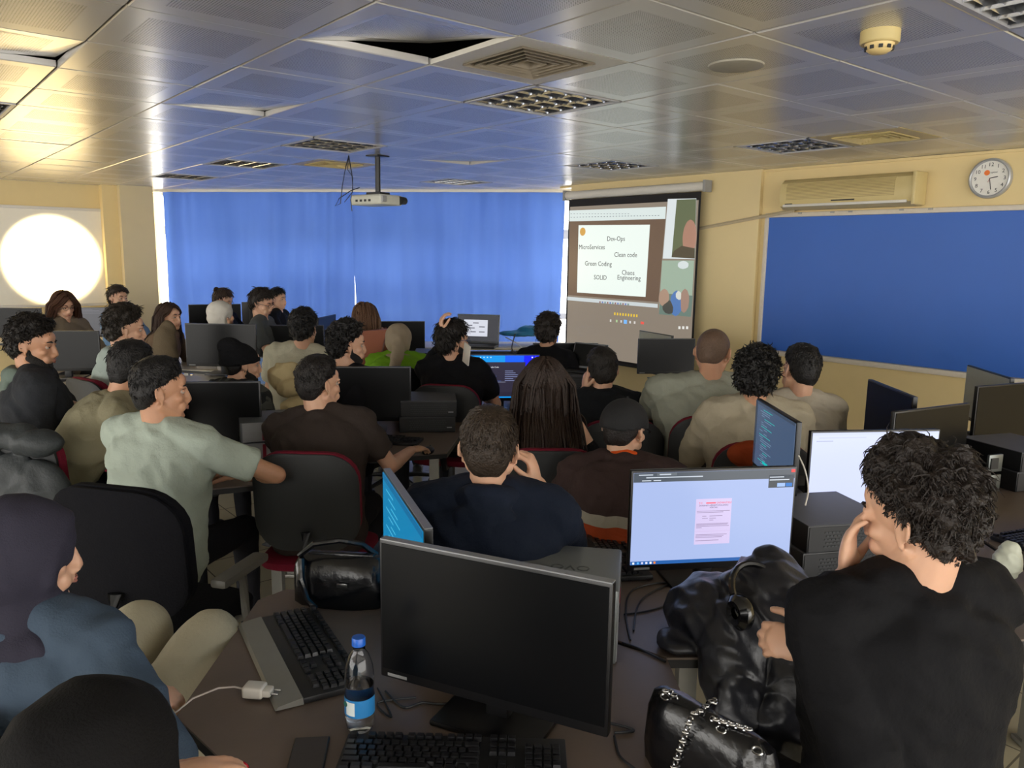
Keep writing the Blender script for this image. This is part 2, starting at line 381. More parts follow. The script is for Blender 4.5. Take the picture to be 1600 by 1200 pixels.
def wtext(root,fn,s,px,py,size,m,name='text',lay=.006,align='CENTER',sx=1):
    x,z=fn(px,py); me=text_mesh(s,size,.0004,align)
    me.transform(Matrix.Translation((x,-lay,z-size*.33))@Matrix.Rotation(R(90),4,'X')@Matrix.Diagonal((sx,1,1,1)))
    return link(name,me,m,root,False)
quad(ps,sl,[(890,345),(1040,342),(1029,472),(888,461)],.003,glow((128,104,88),.5),'window_area')
quad(ps,sl,[(890,329),(1041,323),(1040,342),(890,346)],.0035,glow((205,216,214),.85),'browser_bar')
bl=glow((120,130,140),.6)
mb=MB()
for k in range(30):
    px=893+k*4.7; x,z=sl(px,339.5-(k*.1)); mb.box((x,-.0045,z),(.02,.0006,.006))
    if k<20: x,z=sl(px,334); mb.box((x,-.0045,z),(.022,.0006,.005))
mb.build('browser_text',bl,ps,smooth=False)['kind']='stuff'
quad(ps,sl,[(904.5,352),(1016,351),(1009,464),(902,457)],.004,glow((218,228,222),.9),'slide')
tm=glow((70,70,76),.6)
for s,x,y in (('Dev-Ops',963,373),('MicroServices',925,386),('Clean code',978,398),('Green Coding',935,412),('Chaos',982,426),('Engineering',983,434),('SOLID',938.5,433.5)):
    wtext(ps,sl,s,x,y,.072,tm,'slide_word',.006,sx=1.0)
x,z=sl(911,362); mb=MB(); mb.cone((x,-.0052,z),(x,-.0058,z),.045,.045,24); mb.build('slide_emblem',glow((215,165,80),.7),ps)
quad(ps,sl,[(1044,311),(1088.5,310),(1086,405),(1036,404)],.004,glow((205,212,214),.85),'video_tile')
quad(ps,sl,[(1058,312),(1088.3,311),(1086,404),(1050,401)],.0048,glow((112,122,92),.55),'video_scene')
x,z=sl(1078,371); MB().ico((x,-.006,z),(.085,.002,.17),sub=3).build('video_face',glow((186,140,120),.6),ps)
quad(ps,sl,[(1054,392),(1066,384),(1086,388),(1086,404),(1050,402)],.0084,glow((96,88,72),.5),'video_shirt')
quad(ps,sl,[(1035,407),(1085,407),(1080,495),(1030,491)],.004,glow((158,178,160),.72),'video_tile')
quad(ps,sl,[(1033,458),(1083,462),(1080,495),(1030,491)],.0048,glow((118,140,130),.6),'video_crowd')
for (a,b,c,w,h_) in ((1038,465,(180,150,130),.07,.09),(1057,474,(90,130,190),.08,.13),(1060,464,(225,228,220),.05,.06),(1070,470,(170,140,125),.06,.12),(1046,480,(80,80,76),.09,.07),(1068,414,(225,235,235),.07,.04)):
    x,z=sl(a,b); MB().ico((x,-.006,z),(w,.001,h_),sub=2).build('video_figure',glow(c,.65),ps)
quad(ps,sl,[(887,463.5),(1028,475),(1028,481),(887,469)],.004,glow((196,204,206),.8),'taskbar')
for k in range(12):
    x,z=sl(938+k*4.0,472.0+k*.33); MB().box((x,-.0052,z),(.022,.0008,.018)).build('taskbar_icon',glow([(150,110,110),(110,130,190),(120,150,150)][k%3],.7),ps,smooth=False)
for k in range(9):
    x,z=sl(961+k*4.3,490.2+k*.4); MB().box((x,-.0042,z),(.020,.0008,.028)).build('reaction_icon',glow((226,190,60),.8),ps,smooth=False)
for k,(a,c) in enumerate(((954.5,(205,205,200)),(964,(170,200,150)),(971,(200,200,200)),(977.5,(120,180,240)),(985,(210,210,210)),(992,(210,205,200)),(1004,(225,90,80)))):
    x,z=sl(a,501+k*.6); MB().box((x,-.0042,z),(.045 if k in(3,6) else .022,.0008,.042 if k==3 else .026)).build('call_button',glow(c,.8),ps,smooth=False)
for a in (1062,1068,1074): x,z=sl(a,512); MB().box((x,-.0042,z),(.026,.0008,.028)).build('call_button',glow((225,225,220),.8),ps,smooth=False)
# blue board
bb=empty('notice_board',room(WA,4.19,0),RW,'long blue notice board in a white frame on the right wall','board')
bw=3.0
MB().box((bw/2,-.012,1.55),(bw,.02,1.2)).build('board_surface',mat('blue_board_felt',(40,96,186),.42,0,.10,1.2,bump=.1,bscale=300),bb,smooth=False)
mb=MB()
for z in (2.165,): mb.bbox((bw/2,-.02,z),(bw+.06,.045,.04),bev=.008)
mb.bbox((-.012,-.02,1.55),(.035,.04,1.24),bev=.006); mb.bbox((bw/2,-.035,.935),(bw+.06,.075,.045),bev=.01)
mb.build('frame',mat('board_frame_white',(205,196,180),.45),bb)
mb=MB()
for x in (.32,.62,.78,1.2,1.42): mb.box((x,-.045,2.175),(.035,.006,.012))
mb.build('clip',mat('grey_plastic',(150,150,148),.5),bb,smooth=False)
# air conditioner
ac=empty('air_conditioner',room(WA,3.99,0),RW,'yellowed wall air conditioner with ribbed front above the blue board','air conditioner')
prof=[(0,2.46),(-.12,2.455),(-.165,2.42),(-.185,2.34),(-.185,2.27),(-.17,2.23),(-.12,2.205),(0,2.20)]
mb=MB(); mb.rings([[Vector((x,y,z)) for y,z in prof] for x in (0,1.13)]); mb.build('body',beige_pl,ac)
mb=MB()
for k in range(13): mb.box((.53,-.187+max(0,(k-9))*.007,2.285+k*.0115),(.93,.006,.0045))
mb.build('grille',mat('ac_grille',(168,148,98),.6),ac,smooth=False)
MB().bbox((.565,-.178,2.233),(1.06,.02,.022),bev=.006).build('air_flap',white_paint,ac)
MB().box((.58,-.189,2.262),(.2,.004,.010)).build('label_strip',dark_pl,ac,smooth=False)
MB().bbox((1.145,-.10,2.33),(.03,.19,.25),bev=.01).build('end_cap',beige_pl,ac)
MB().box((.09,-.184,2.247),(.07,.003,.008)).build('maker_mark',dark_pl,ac,smooth=False)
# conduit
a=onwall(1093,357,.06); b=onwall(1203,336,.06); c=onwall(1240,329,.06)
mb=MB(); mb.tube([a,b,c],.016,4); tag(mb.build('pipe_cover',mat('pipe_cover_grey',(190,176,146),.5)),'slanting grey pipe cover from the air conditioner towards the projection screen','pipe cover')
# clock
ck=empty('wall_clock',onwall(1549,279,.0),RW,'round white wall clock with black numbers and an orange emblem','clock')
CM=Matrix.Rotation(R(90),4,'X')
MB().lathe([(.128,0),(.142,.0),(.144,.02),(.140,.04),(.130,.046),(.124,.042),(.122,.03)],seg=48,M=CM,caps=False).build('rim',mat('clock_rim_grey',(172,174,176),.3,.3),ck)
MB().lathe([(0,.028),(.124,.028)],seg=48,M=CM,caps=False).build('face',mat('clock_face_white',(226,224,216),.5),ck)
for k in range(1,13):
    t=R(90-30*k); me=text_mesh(str(k),.038,.0005,'CENTER'); me.transform(Matrix.Translation((.098*math.cos(t),-.029,.098*math.sin(t)-.013))@Matrix.Rotation(R(90),4,'X')); link('numeral',me,black_pl,ck,False)
for nm,ang,l,w_,m in (('hour_hand',80-0,.055,.006,black_pl),('minute_hand',170,.082,.004,black_pl),('second_hand',200,.03,.002,mat('red_hand',(170,40,30),.5))):
    Mx=Matrix.Rotation(R(ang),4,'Y'); MB().box((0,-.032,l/2),(w_,.0015,l),M=Mx).build(nm,m,ck,smooth=False)
MB().cone((-.022,-.029,.040),(-.022,-.0296,.040),.019,.019,20).build('emblem',mat('orange_print',(236,120,40),.5),ck)
me=text_mesh('optimi',.018); me.transform(Matrix.Translation((.0,-.029,.036))@Matrix.Rotation(R(90),4,'X')); link('text',me,mat('grey_print',(130,130,130),.6),ck,False)
# whiteboard on left wall with bright circle of warm light
wb=empty('whiteboard',room(.1,WB,0),ANG,'large whiteboard on the left wall with a glaring round patch of warm light','whiteboard')
MB().box((1.19,-.012,1.665),(2.38,.02,1.17)).build('board_surface',mat('whiteboard_enamel',(232,226,208),.35,0,.02),wb,smooth=False)
mb=MB(); mb.bbox((1.19,-.02,2.265),(2.42,.04,.035)); mb.bbox((2.39,-.02,1.665),(.03,.04,1.2)); mb.bbox((1.19,-.04,1.065),(2.42,.08,.03)); mb.build('frame',white_paint,wb)
tgt=room(1.84,WB-.02,1.63); src=room(1.84,6.2,2.40)
q=(tgt-src).to_track_quat('-Z','Y').to_euler()
lamp('added_glare_spot','SPOT',src,q,5200,(1.0,.78,.42),spot_size=2*math.atan(.585/(tgt-src).length),spot_blend=.38,shadow_soft_size=.02)  # added lamp without a visible fixture, throws the warm round patch
# projector
pj=empty('projector',atz(590,243,CEIL),R(-35),'white projector hanging from the ceiling on a black pole','projector')
mb=MB(); mb.cone((0,0,0),(0,0,-.30),.022,.022,16); mb.bbox((0,0,-.005),(.14,.14,.012)); mb.build('pole',black_pl,pj)
MB().bbox((0,0,-.31),(.16,.12,.02),bev=.004).build('bracket',black_pl,pj)
MB().bbox((-.02,.0,-.365),(.36,.26,.085),bev=.022,seg=3).build('body',mat('projector_white',(196,196,184),.45),pj)
MB().cone((.165,.09,-.365),(.165,.15,-.365),.035,.03,20).build('lens',black_pl,pj)
for k in range(4): MB().box((-.12+.05*k,-.131,-.372),(.025,.004,.018)).build('port',dark_pl,pj,smooth=False)
MB().bbox((.16,-.1,-.36),(.03,.05,.05),bev=.006).build('focus_block',mat('grey_plastic',(150,150,148),.5),pj)
c0=atz(545,243,CEIL)
def W3(px,py,Y=6.6): return atY(px,py,Y)
mb=MB(); mb.tube([c0,W3(540,262),W3(535,290),W3(532,318),W3(524,322),W3(530,310),W3(548,298),W3(562,293)],.004)
mb.tube([c0,W3(548,262),W3(551,280),W3(551,295),W3(548,312),W3(550,330)],.004); mb.tube([c0,W3(543,265),W3(550,275),W3(551,300),W3(538,316)],.003)
tag(mb.build('cable_bundle',black_pl),'black cables looping down from the ceiling to the back of the projector','cable')
# ---------------------------------------------------------------- desks
DZ=.735
desk_dark=mat('dark_brown_desk_laminate',(106,92,82),.40,0,.10,14,bump=.03,bscale=120)
desk_pale=mat('pale_desk_laminate',(206,198,180),.35,0,.05,10)
steel=mat('grey_steel_leg',(150,148,140),.4,.5)
edge_black=mat('black_edge_band',(16,15,15),.5)
def desk(poly,legs,label,m=None,z=DZ,group=None):
    cx=sum(p[0] for p in poly)/len(poly); cy=sum(p[1] for p in poly)/len(poly)
    t=empty('computer_desk',(cx,cy,0),0,label,'desk',group); q=[(p[0]-cx,p[1]-cy) for p in poly]
    MB().prism(q,z-.006,z).build('desk_top',m or desk_dark,t,smooth=False)
    MB().prism(q,z-.03,z-.0065).build('edge_band',edge_black,t,smooth=False)
    for lx,ly in legs:
        mb=MB(); mb.box((lx-cx,ly-cy,(z-.03)/2),(.05,.05,z-.032)); mb.bbox((lx-cx,ly-cy,.012),(.08,.08,.02),bev=.006); mb.build('leg',steel,t,smooth=False)
    return t
desk([(-.75,1.64),(-.76,2.25),(-.70,2.33),(-.40,2.33),(-.28,2.10),(.13,2.12),(.42,1.93),(.435,1.2),(.2,1.0),(-.12,1.0),(-.56,1.46)],[(-.66,2.2),(-.62,1.66),(.3,1.2),(.3,1.85)],'dark brown desk in the foreground holding the blank monitor, bottle and keyboards')
desk([(.13,2.17),(.42,1.94),(1.0,1.96),(1.75,2.15),(1.8,3.2),(1.0,3.2),(.85,2.98),(.2,2.95)],[(.5,2.05),(1.65,2.25),(1.65,3.1),(.3,2.85)],'dark desk carrying the monitor with the web form and the black jacket')
desk([(1.8,2.5),(2.5,2.75),(3.0,3.3),(3.0,4.75),(2.35,4.9),(1.55,4.1),(1.55,3.21),(1.81,3.21)],[(2.6,3.0),(1.75,4.0),(2.9,4.6),(1.95,2.7)],'dark desk at the right edge with stacked computers and dark monitors')
desk([(-2.2,4.05),(-2.1,3.84),(-1.36,3.36),(-1.04,3.50),(-.98,4.15),(-1.3,4.28),(-2.0,4.28)],[(-1.12,3.62),(-2.0,4.0),(-1.2,4.15),(-1.95,4.2)],'dark desk under the elbow of the man in the pale polo shirt')
desk([(-.98,4.15),(-.72,3.95),(-.34,4.08),(-.28,4.75),(.05,4.97),(.45,5.0),(.62,5.25),(.58,6.0),(-.30,6.0),(-.32,5.0),(-.98,4.98)],[(-.42,4.2),(-.22,5.8),(.45,5.85),(.4,5.1)],'dark desk with the bright blue monitor and stacked computers')
desk([(.63,5.0),(1.7,4.95),(2.0,5.4),(1.9,6.0),(.63,6.1)],[(.75,5.1),(1.75,5.1),(1.75,5.85),(.75,5.95)],'dark desk in front of the man in the grey patterned shirt')
desk([(-3.6,5.6),(-2.9,5.35),(-1.5,5.3),(-1.35,5.9),(-1.6,6.5),(-3.5,6.6)],[(-2.7,5.5),(-1.55,5.45),(-3.4,6.45),(-1.75,6.4)],'pale desk between the bearded man and the man in the pale hoodie',desk_pale,group=None)
desk([(-1.75,6.65),(-.55,6.75),(-.3,7.3),(-.4,8.1),(-1.7,8.0)],[(-1.6,6.8),(-.6,6.9),(-1.6,7.9),(-.5,7.95)],'pale desk in front of the woman in green',desk_pale)
desk([(-3.4,7.0),(-2.3,6.75),(-1.85,6.9),(-1.9,7.9),(-3.3,8.0)],[(-3.2,7.1),(-2.0,7.0),(-2.0,7.8),(-3.2,7.9)],'pale desk behind the monitor row left of the cream shirt man',desk_pale)
desk([(-6.9,8.5),(-4.9,8.75),(-4.0,8.55),(-3.7,8.6),(-3.6,9.2),(-4.6,9.5),(-6.9,9.0)],[(-6.0,8.7),(-4.2,8.7),(-3.8,9.1)],'pale desk row below the whiteboard',desk_pale)
desk([(-3.3,8.7),(-1.9,8.4),(-1.2,8.55),(-1.3,9.3),(-3.2,9.6)],[(-3.0,8.8),(-1.4,8.7),(-1.5,9.15),(-3.0,9.4)],'pale desk row close to the left blue curtain',desk_pale)
# front teacher's table by the curtain
tt=empty('front_table',(-.3,8.9,0),R(6),'long pale table by the right curtain with a laptop and a tilted monitor','table')
MB().bbox((0,0,.755),(2.1,.62,.03),bev=.004).build('table_top',desk_pale,tt)
for x in (-.98,-.33,.33,.98):
    for y in (-.26,.26): MB().box((x,y,.37),(.04,.04,.74)).build('leg',black_pl,tt,smooth=False)
mb=MB(); mb.box((0,-.26,.70),(1.96,.03,.05)); mb.box((0,.26,.10),(1.96,.03,.03)); mb.build('rail',black_pl,tt,smooth=False)
# ---------------------------------------------------------------- monitors
bezel=mat('monitor_black_plastic',(14,14,16),.35,0,.1)
back_m=mat('monitor_back_plastic',(24,25,27),.5,0,.1,bump=.05)
scr_off=mat('dark_screen_glass',(9,10,12),.30,0,.15,3,spec=.22)
PW,PH=.54,.325; PZ=.065
silver=mat('silver_rim',(150,152,155),.35,.4)
def monitor(label,tl=None,tr=None,yaw=None,zt=None,A=None,w=None,content='off',group=None,rim=False,base=DZ,fixs=None):
    """tl/tr: where the top corners are seen; scale from the width, base on the desk"""
    s=1.0
    for _ in range(6):
        z=zt if zt else base+(PZ+PH)*s
        if tl and tr and yaw is None:
            a=atz(*tl,z); b=atz(*tr,z); d=b-a; ww=d.length; y=math.atan2(d.y,d.x)
            s=ww/PW if fixs is None else fixs
            c=(a+b)/2
        else:
            y=R(yaw); s=fixs or 1.0; z=zt if zt else base+(PZ+PH)*s
            if tl: a=atz(*tl,z); c=a+Vector((math.cos(y),math.sin(y),0))*PW*s/2
            else: b=atz(*tr,z); c=b-Vector((math.cos(y),math.sin(y),0))*PW*s/2
    b0=z-(PZ+PH)*s
    t=empty('monitor',(c.x,c.y,b0),y,label,'monitor',group); t.scale=(s,s,s)
    panel(t,content,rim); stand(t); return t
def panel(t,content,rim):
    zc=PZ+PH/2
    MB().bbox((0,.012,zc),(PW,.022,PH),bev=.004).build('housing',bezel,t)
    MB().bbox((0,.032,zc-.02),(PW*.62,.03,PH*.55),bev=.012).build('back_cover',back_m,t)
    if rim: MB().box((0,.012,PZ+PH+.001),(PW-.004,.020,.003)).build('top_rim',silver,t,smooth=False)
    sc=MB().box((0,-.0003,zc+.008),(PW-.014,.002,PH-.030)).build('screen',(mat('screen_glare_grey',(168,170,156),.5,.1) if content=='silver' else scr_off) if content in('off','silver') else glow(SCREEN[content][0],SCREEN[content][1]),t,smooth=False)  # silver content: pale screen colour standing in for reflected glare
    MB().box((-PW/2+.045,-.0006,PZ+.010),(.05,.001,.007)).build('maker_plate',mat('grey_print',(130,130,130),.6),t,smooth=False)
    def q(x0,z0,x1,z1,c,e,nm,lay=.0016):   # fractions of the screen, from its top left
        w,h=PW-.014,PH-.030; xx=-w/2+w*(x0+x1)/2; zz=zc+.008+h/2-h*(z0+z1)/2
        return MB().box((xx,-lay,zz),(w*(x1-x0),.0006,h*(z1-z0))).build(nm,glow(c,e),sc,smooth=False)
    def tx(s,x,z,size,c,nm='screen_text',al='LEFT',lay=.0024):
        w,h=PW-.014,PH-.030; me=text_mesh(s,size,.0002,al); me.transform(Matrix.Translation((-w/2+w*x,-lay,zc+.008+h/2-h*z-size*.35))@Matrix.Rotation(R(90),4,'X')); return link(nm,me,glow(c,.9),sc,False)
    if content=='form':
        q(0,0,1,.10,(88,96,106),.7,'browser_bar'); q(.14,.004,.26,.035,(112,120,128),.7,'browser_tab',.0022)
        q(0,.962,1,1,(44,98,170),.8,'taskbar')
        q(.975,0,1,.035,(220,60,60),.9,'close_button',.0022); q(.835,.06,.995,.20,(66,72,80),.7,'popup')
        q(.89,.15,.94,.19,(150,180,235),.9,'popup_button',.0024); q(.945,.15,.985,.19,(30,110,190),.9,'popup_button',.0024)
        q(.388,.30,.61,.80,(214,200,238),.8,'form_card')
        tx('T.C.',.405,.345,.0075,(225,70,90)); q(.45,.338,.51,.352,(232,100,120),.9,'heading_word',.0024); tx('ÜNİVERSİTESİ',.515,.345,.0075,(225,70,90)); tx('İNTERNET HİZMETİ KULLANICI\nPORTALI',.498,.372,.0066,(90,80,110),al='CENTER')
        for k,(a,b,z_) in enumerate(((.395,.6,.43),(.395,.56,.445),(.43,.455,.485),(.475,.555,.485),(.43,.465,.51),(.475,.515,.51),(.475,.50,.53),(.395,.595,.57),(.395,.59,.582),(.395,.6,.597),(.395,.43,.612),(.395,.59,.69),(.395,.57,.705),(.395,.56,.72),(.395,.54,.755))): q(a,z_,b,z_+.006,(150,136,168),.9,'text_line',.0024)
        q(.388,.655,.61,.657,(190,170,205),.9,'divider',.0024)
        for (x0_,z0_,x1_) in ((.03,.017,.115),(.155,.015,.225),(.075,.046,.42),(.05,.078,.105),(.12,.078,.165),(.84,.078,.93),(.84,.108,.965)): q(x0_,z0_,x1_,z0_+.010,(205,214,226),.8,'text_line',.0026)
        for k,x in enumerate((.012,.04,.066,.092,.118,.142)): q(x,.97,x+.012,.992,[(230,240,250),(90,170,240),(200,200,230),(220,220,240),(250,250,250),(240,130,40)][k],.9,'taskbar_icon',.0024)
    if content=='blank': 
        q(0,0,1,.035,(196,204,232),.9,'browser_bar'); q(.05,.06,.42,.075,(190,196,220),.9,'address_bar'); q(.03,.105,.16,.118,(170,176,204),.9,'bookmark'); q(0,.965,1,1,(70,80,140),.8,'taskbar')
    if content=='code':
        rr=random.Random(5)
        q(0,0,.05,1,(52,66,86),.6,'side_bar'); q(0,0,1,.04,(70,84,104),.6,'title_bar')
        for k in range(26):
            x=.14+.04*rr.randint(0,3); z_=.08+.033*k; l=rr.uniform(.05,.3); q(x,z_,x+l,z_+.010,(120,150,180) if k%4 else (60,190,190),.6,'code_line')
        q(.28,.86,.42,.90,(30,190,190),.7,'selection',.0022)
    if content=='aqua':
        q(.0,.0,1,.06,(24,110,160),.7,'title_bar')
        for k in range(12): q(.1+.07*(k%3),.12+.06*k,.3+.06*(k%4),.13+.06*k,(70,170,205),.8,'code_line')
        q(.7,.72,.95,.95,(60,120,200),.8,'side_pane')
    if content=='editor':
        q(.80,0,1,.30,(20,30,235),.9,'wallpaper_glow',.0012); q(.55,0,.80,.30,(18,90,235),.9,'wallpaper_glow',.0012)
        q(.20,.155,.82,.86,(52,48,66),.7,'editor_window'); q(.28,.80,.97,.97,(46,42,60),.7,'editor_window',.0014)
        tx('Visual Studio Code',.27,.27,.0135,(225,225,230)); tx('Editing evolved',.27,.315,.009,(170,170,180))
        for k in range(12): q(.27,.37+.028*k,.27+.05+.03*(k%5)*(1 if k<6 else 2.0),.376+.028*k,(70,110,190) if k%3 else (160,165,190),.8,'text_line',.0024)
        for k in range(6): q(.55,.36+.045*k,.66+.03*(k%4),.368+.045*k,(150,160,210),.8,'text_line',.0024)
        for r_ in range(10):
            for c_ in range(4):
                if r_>0 and c_==3 and r_%2: continue
                q(.02+.045*c_,.04+.085*r_,.036+.045*c_,.062+.085*r_,(170,215,245),.9,'desktop_icon',.0022)
        for c_ in range(4): q(.22+.045*c_,.03,.236+.045*c_,.052,(170,215,245),.9,'desktop_icon',.0022)
        for c_ in range(2):
            for r_ in range(2): q(.90+.05*c_,.03+.075*r_,.918+.05*c_,.055+.075*r_,(235,240,250),.9,'desktop_icon',.0022)
        q(0,.965,.3,1,(10,60,110),.7,'taskbar',.0024)
    if content=='terminal':
        for k in range(4): q(.03,.05+.05*k,.25+.13*k%.5,.056+.05*k,(120,124,140),.6,'text_line')
    if content=='slides': q(.15,.2,.85,.85,(212,214,222),.8,'slide_picture'); q(.72,.5,.95,.9,(120,150,120),.6,'video_tile',.0022)
def stand(t):
    mb=MB(); mb.bbox((0,.065,.14),(.055,.035,.27),bev=.008); mb.box((0,.045,.20),(.08,.03,.08)); mb.build('stand_arm',bezel,t)
    MB().bbox((0,.065,.006),(.25,.19,.012),bev=.005).build('stand_base',bezel,t)
SCREEN=dict(form=((176,194,240),.74),blank=((206,214,252),.86),code=((78,98,128),.62),aqua=((20,128,178),.75),editor=((18,140,220),.9),terminal=((62,64,76),.5),slides=((60,62,72),.5))
monitor('large blank monitor in the foreground beside the water bottle',(592,843),(958,914),rim=True)
monitor('monitor showing a white web page with a small pink form',(987,736),(1246,729),content='form')
monitor('monitor with a turquoise screen turned sideways behind the black handbag',(598,733),(662,828),content='aqua',rim=True)
monitor('monitor with grey-blue code, turned sideways in front of the cream jacket',(1182,622),(1245,660),zt=1.20,fixs=None,content='code')
monitor('monitor with an empty bright page behind the curly haired man in black',(1268,674),(1470,671),content='blank')
monitor('dark monitor in front of the man in the pale polo shirt',tr=(406,596),yaw=8)
monitor('dark monitor beyond the man in the brown tee shirt',tr=(642,573),yaw=6)
monitor('bright blue desktop monitor with a dark editor window',(722,554),(844,554),content='editor')
monitor('dark monitor right of the long haired woman',(833,536),(935,536))
monitor('dark monitor in front of the projection screen, beside a grey laptop lid',(998,529),(1087,529))
monitor('dark monitor beside the bearded man in profile',tr=(154,517),yaw=9)
monitor('dark monitor in front of the woman in the white headscarf',(288,505),(399,507))
monitor('dark monitor behind the man in the cream shirt',(413,508),(506,508))
monitor('dark monitor behind the green headscarf woman',(582,502),(664,502))
monitor('dark monitor turned sideways beneath the left end of the blue board',(1356,592),(1427,620))
monitor('brown-tinted dark monitor right above the bright empty page monitor',(1399,644),(1517,630))
monitor('sideways monitor with glare painted on its screen, standing against the blue board',(1511,570),(1579,591),content='silver')
monitor('olive-dark monitor cut by the right edge of the photo',tl=(1529,604),yaw=24)
monitor('dark monitor at the far left edge under the whiteboard',tr=(64,481),yaw=12)
monitor('monitor with faint text lines below the round light patch',(122,480),(207,480),content='terminal')
monitor('dark monitor behind the white headscarf, by the curtain',(294,476),(376,475))
monitor('dark monitor seen from behind right of the boy with glasses',tl=(440,472),yaw=192,fixs=.95)
monitor('slim dark monitor turned sideways left of the long brown hair',(497,497),(525,491))
# laptops
def laptop(label,p,yaw,content,open_=105,s=1):
    t=empty('laptop',p,yaw,label,'laptop'); t.scale=(s,s,s)
    MB().bbox((0,-.11,.009),(.34,.235,.016),bev=.004).build('base',dark_pl,t)
    MB().box((0,-.10,.0185),(.29,.11,.002)).build('keys',black_pl,t,smooth=False)
    Mx=Matrix.Translation((0,.005,.016))@Matrix.Rotation(R(90-open_),4,'X')
    l=MB().bbox((0,0,.115),(.34,.008,.23),bev=.003,M=Mx).build('lid',mat('laptop_grey',(120,124,130),.4,.3),t)
    MB().box((0,-.0052,.118),(.32,.001,.20),M=Mx).build('screen',glow(*SCREEN[content]) if content!='off' else scr_off,t,smooth=False)
    if content=='slides':
        MB().box((-.02,-.0062,.12),(.19,.001,.13),M=Mx).build('slide_picture',glow((205,208,220),.8),t,smooth=False)
        mb=MB()
        for x,z in ((-.02,.16),(-.07,.14),(.03,.13),(-.05,.12),(-.04,.09),(.03,.09)): mb.box((x,-.0072,z),(.045,.001,.008),M=Mx)
        mb.build('slide_text',glow((110,110,124),.6),t,smooth=False)
    return t
laptop('laptop on the far table showing the same slide as the projection',Vector((atY(746,527,8.75).x,8.80,.7705)),R(-8),'slides',100,1.42)
laptop('laptop with a code editor in front of the man in the cream shirt',Vector((-1.86,6.0,DZ)),R(6),'code',108,1.0)
monitor('sideways monitor with glare painted on its screen, left of the dark monitor near the projection screen',tl=(999,516),yaw=-66,fixs=.95,content='silver')
laptop('silver laptop half hidden in front of the dark head by the projection screen',Vector((.56,5.90,DZ+.192)),R(-35),'off',110,.85)
LAPPC=True
mt=monitor('monitor on the far table, tilted sideways beside the cyan cloth',(784,474),yaw=-58,fixs=.80,base=.77,content='terminal'); mt.rotation_euler.y=R(7)
# ---------------------------------------------------------------- desktop computers
pc_top=mat('computer_case_top',(92,92,95),.5,.2,.06)
def pc_build():
    t=empty('desktop_computer',(0,0,0))
    MB().bbox((0,0,.047),(.33,.34,.092),bev=.004).build('case',black_pl,t)
    MB().box((0,0,.0935),(.325,.335,.0012)).build('top_cover',pc_top,t,smooth=False)
    MB().box((0,-.1712,.047),(.32,.003,.084)).build('front_panel',dark_pl,t,smooth=False)
    mb=MB()
    for r_ in range(5):
        for c_ in range(16): mb.box((-.10+.0135*c_+(r_%2)*.006,-.1735,.022+.012*r_),(.010,.002,.005))
    mb.build('vent_grille',mat('vent_grille_grey',(58,60,62),.5,.3),t,smooth=False)
    MB().box((.13,-.174,.03),(.03,.002,.006)).build('maker_mark',silver,t,smooth=False)
    return t
pc0=pc_build(); used=[False]
def pc(p,yaw,label,group=None,cover=None):
    o=pc0 if not used[0] else copy_tree(pc0); used[0]=True
    o.location=p; o.rotation_euler=(0,0,R(yaw)); tag(o,label,'computer',group); return o
H=.0955
def stack(x,y,yaw,where,n=2,off=.015):
    nm=['lower','upper','topmost'] if n>2 else ['lower','upper']
    for k in range(n): pc(Vector((x+off*k,y-off*k*.5,DZ+H*k)),yaw-2*k,'%s black desktop computer %s'%(nm[k],where))
stack(-.52,4.72,8,'in the stack beside the blue desktop monitor')
stack(1.08,2.66,14,'in the stack right of the web form monitor')
stack(2.42,3.72,20,'in the stack below the olive monitor at the right edge')
stack(-.72,7.0,6,'in the stack right of the green headscarf woman')
stack(.50,5.78,4,'under the half hidden silver laptop')
stack(1.34,3.42,4,'in the stack behind the grey-blue code monitor',1)
# silver and grey cases
def case(p,yaw,label,m,d=(.33,.10,.30),red=False,logo=None):
    t=empty('desktop_computer',p,R(yaw),label,'computer')
    MB().bbox((0,0,d[2]/2),d,bev=.004).build('case',m,t)
    MB().box((d[0]/2+.001,0,d[2]/2),(.003,d[1]*.95,d[2]*.96)).build('front_panel',mat('silver_case_front',(158,160,162),.4,.3),t,smooth=False)
    MB().box((d[0]/2+.003,d[1]*.25,d[2]*.5),(.003,.006,d[2]*.9)).build('seam_strip',black_pl,t,smooth=False)
    if red: MB().box((d[0]/2+.003,0,d[2]*.62),(.003,.012,.04)).build('red_strip',mat('dark_red_plastic',(120,18,40),.5),t,smooth=False)
    return t
lsil=mat('silver_computer_case',(132,136,136),.42,.35,.04)
c=case(Vector((.14,2.075,DZ)),-9,'silver desktop computer standing behind the blank foreground monitor',lsil,(.33,.30,.20),True)
me=text_mesh('OVO',.05,.0006,'CENTER'); me.transform(Matrix.Translation((.03,-.0,.2006))@Matrix.Rotation(R(180),4,'Z')); link('raised_letters',me,mat('silver_letters',(96,100,100),.4,.4),c,False)
cc=[case(Vector((-1.235,4.0,DZ+.105*k)),-68,'%s grey computer with dark red strips left of the man in the brown tee shirt'%('upper' if k else 'lower'),mat('grey_case',(98,102,106),.45,.3),(.30,.34,.10),False) for k in (0,1)]
for k,o in enumerate(cc):
    MB().box((.153,-.06,.05),(.006,.016,.085)).build('red_strip',mat('dark_red_plastic',(120,18,40),.5),o,smooth=False)
    MB().box((.153,.05,.06),(.005,.12,.018)).build('drive_cover',mat('silver_case_front',(158,160,162),.4,.3),o,smooth=False)
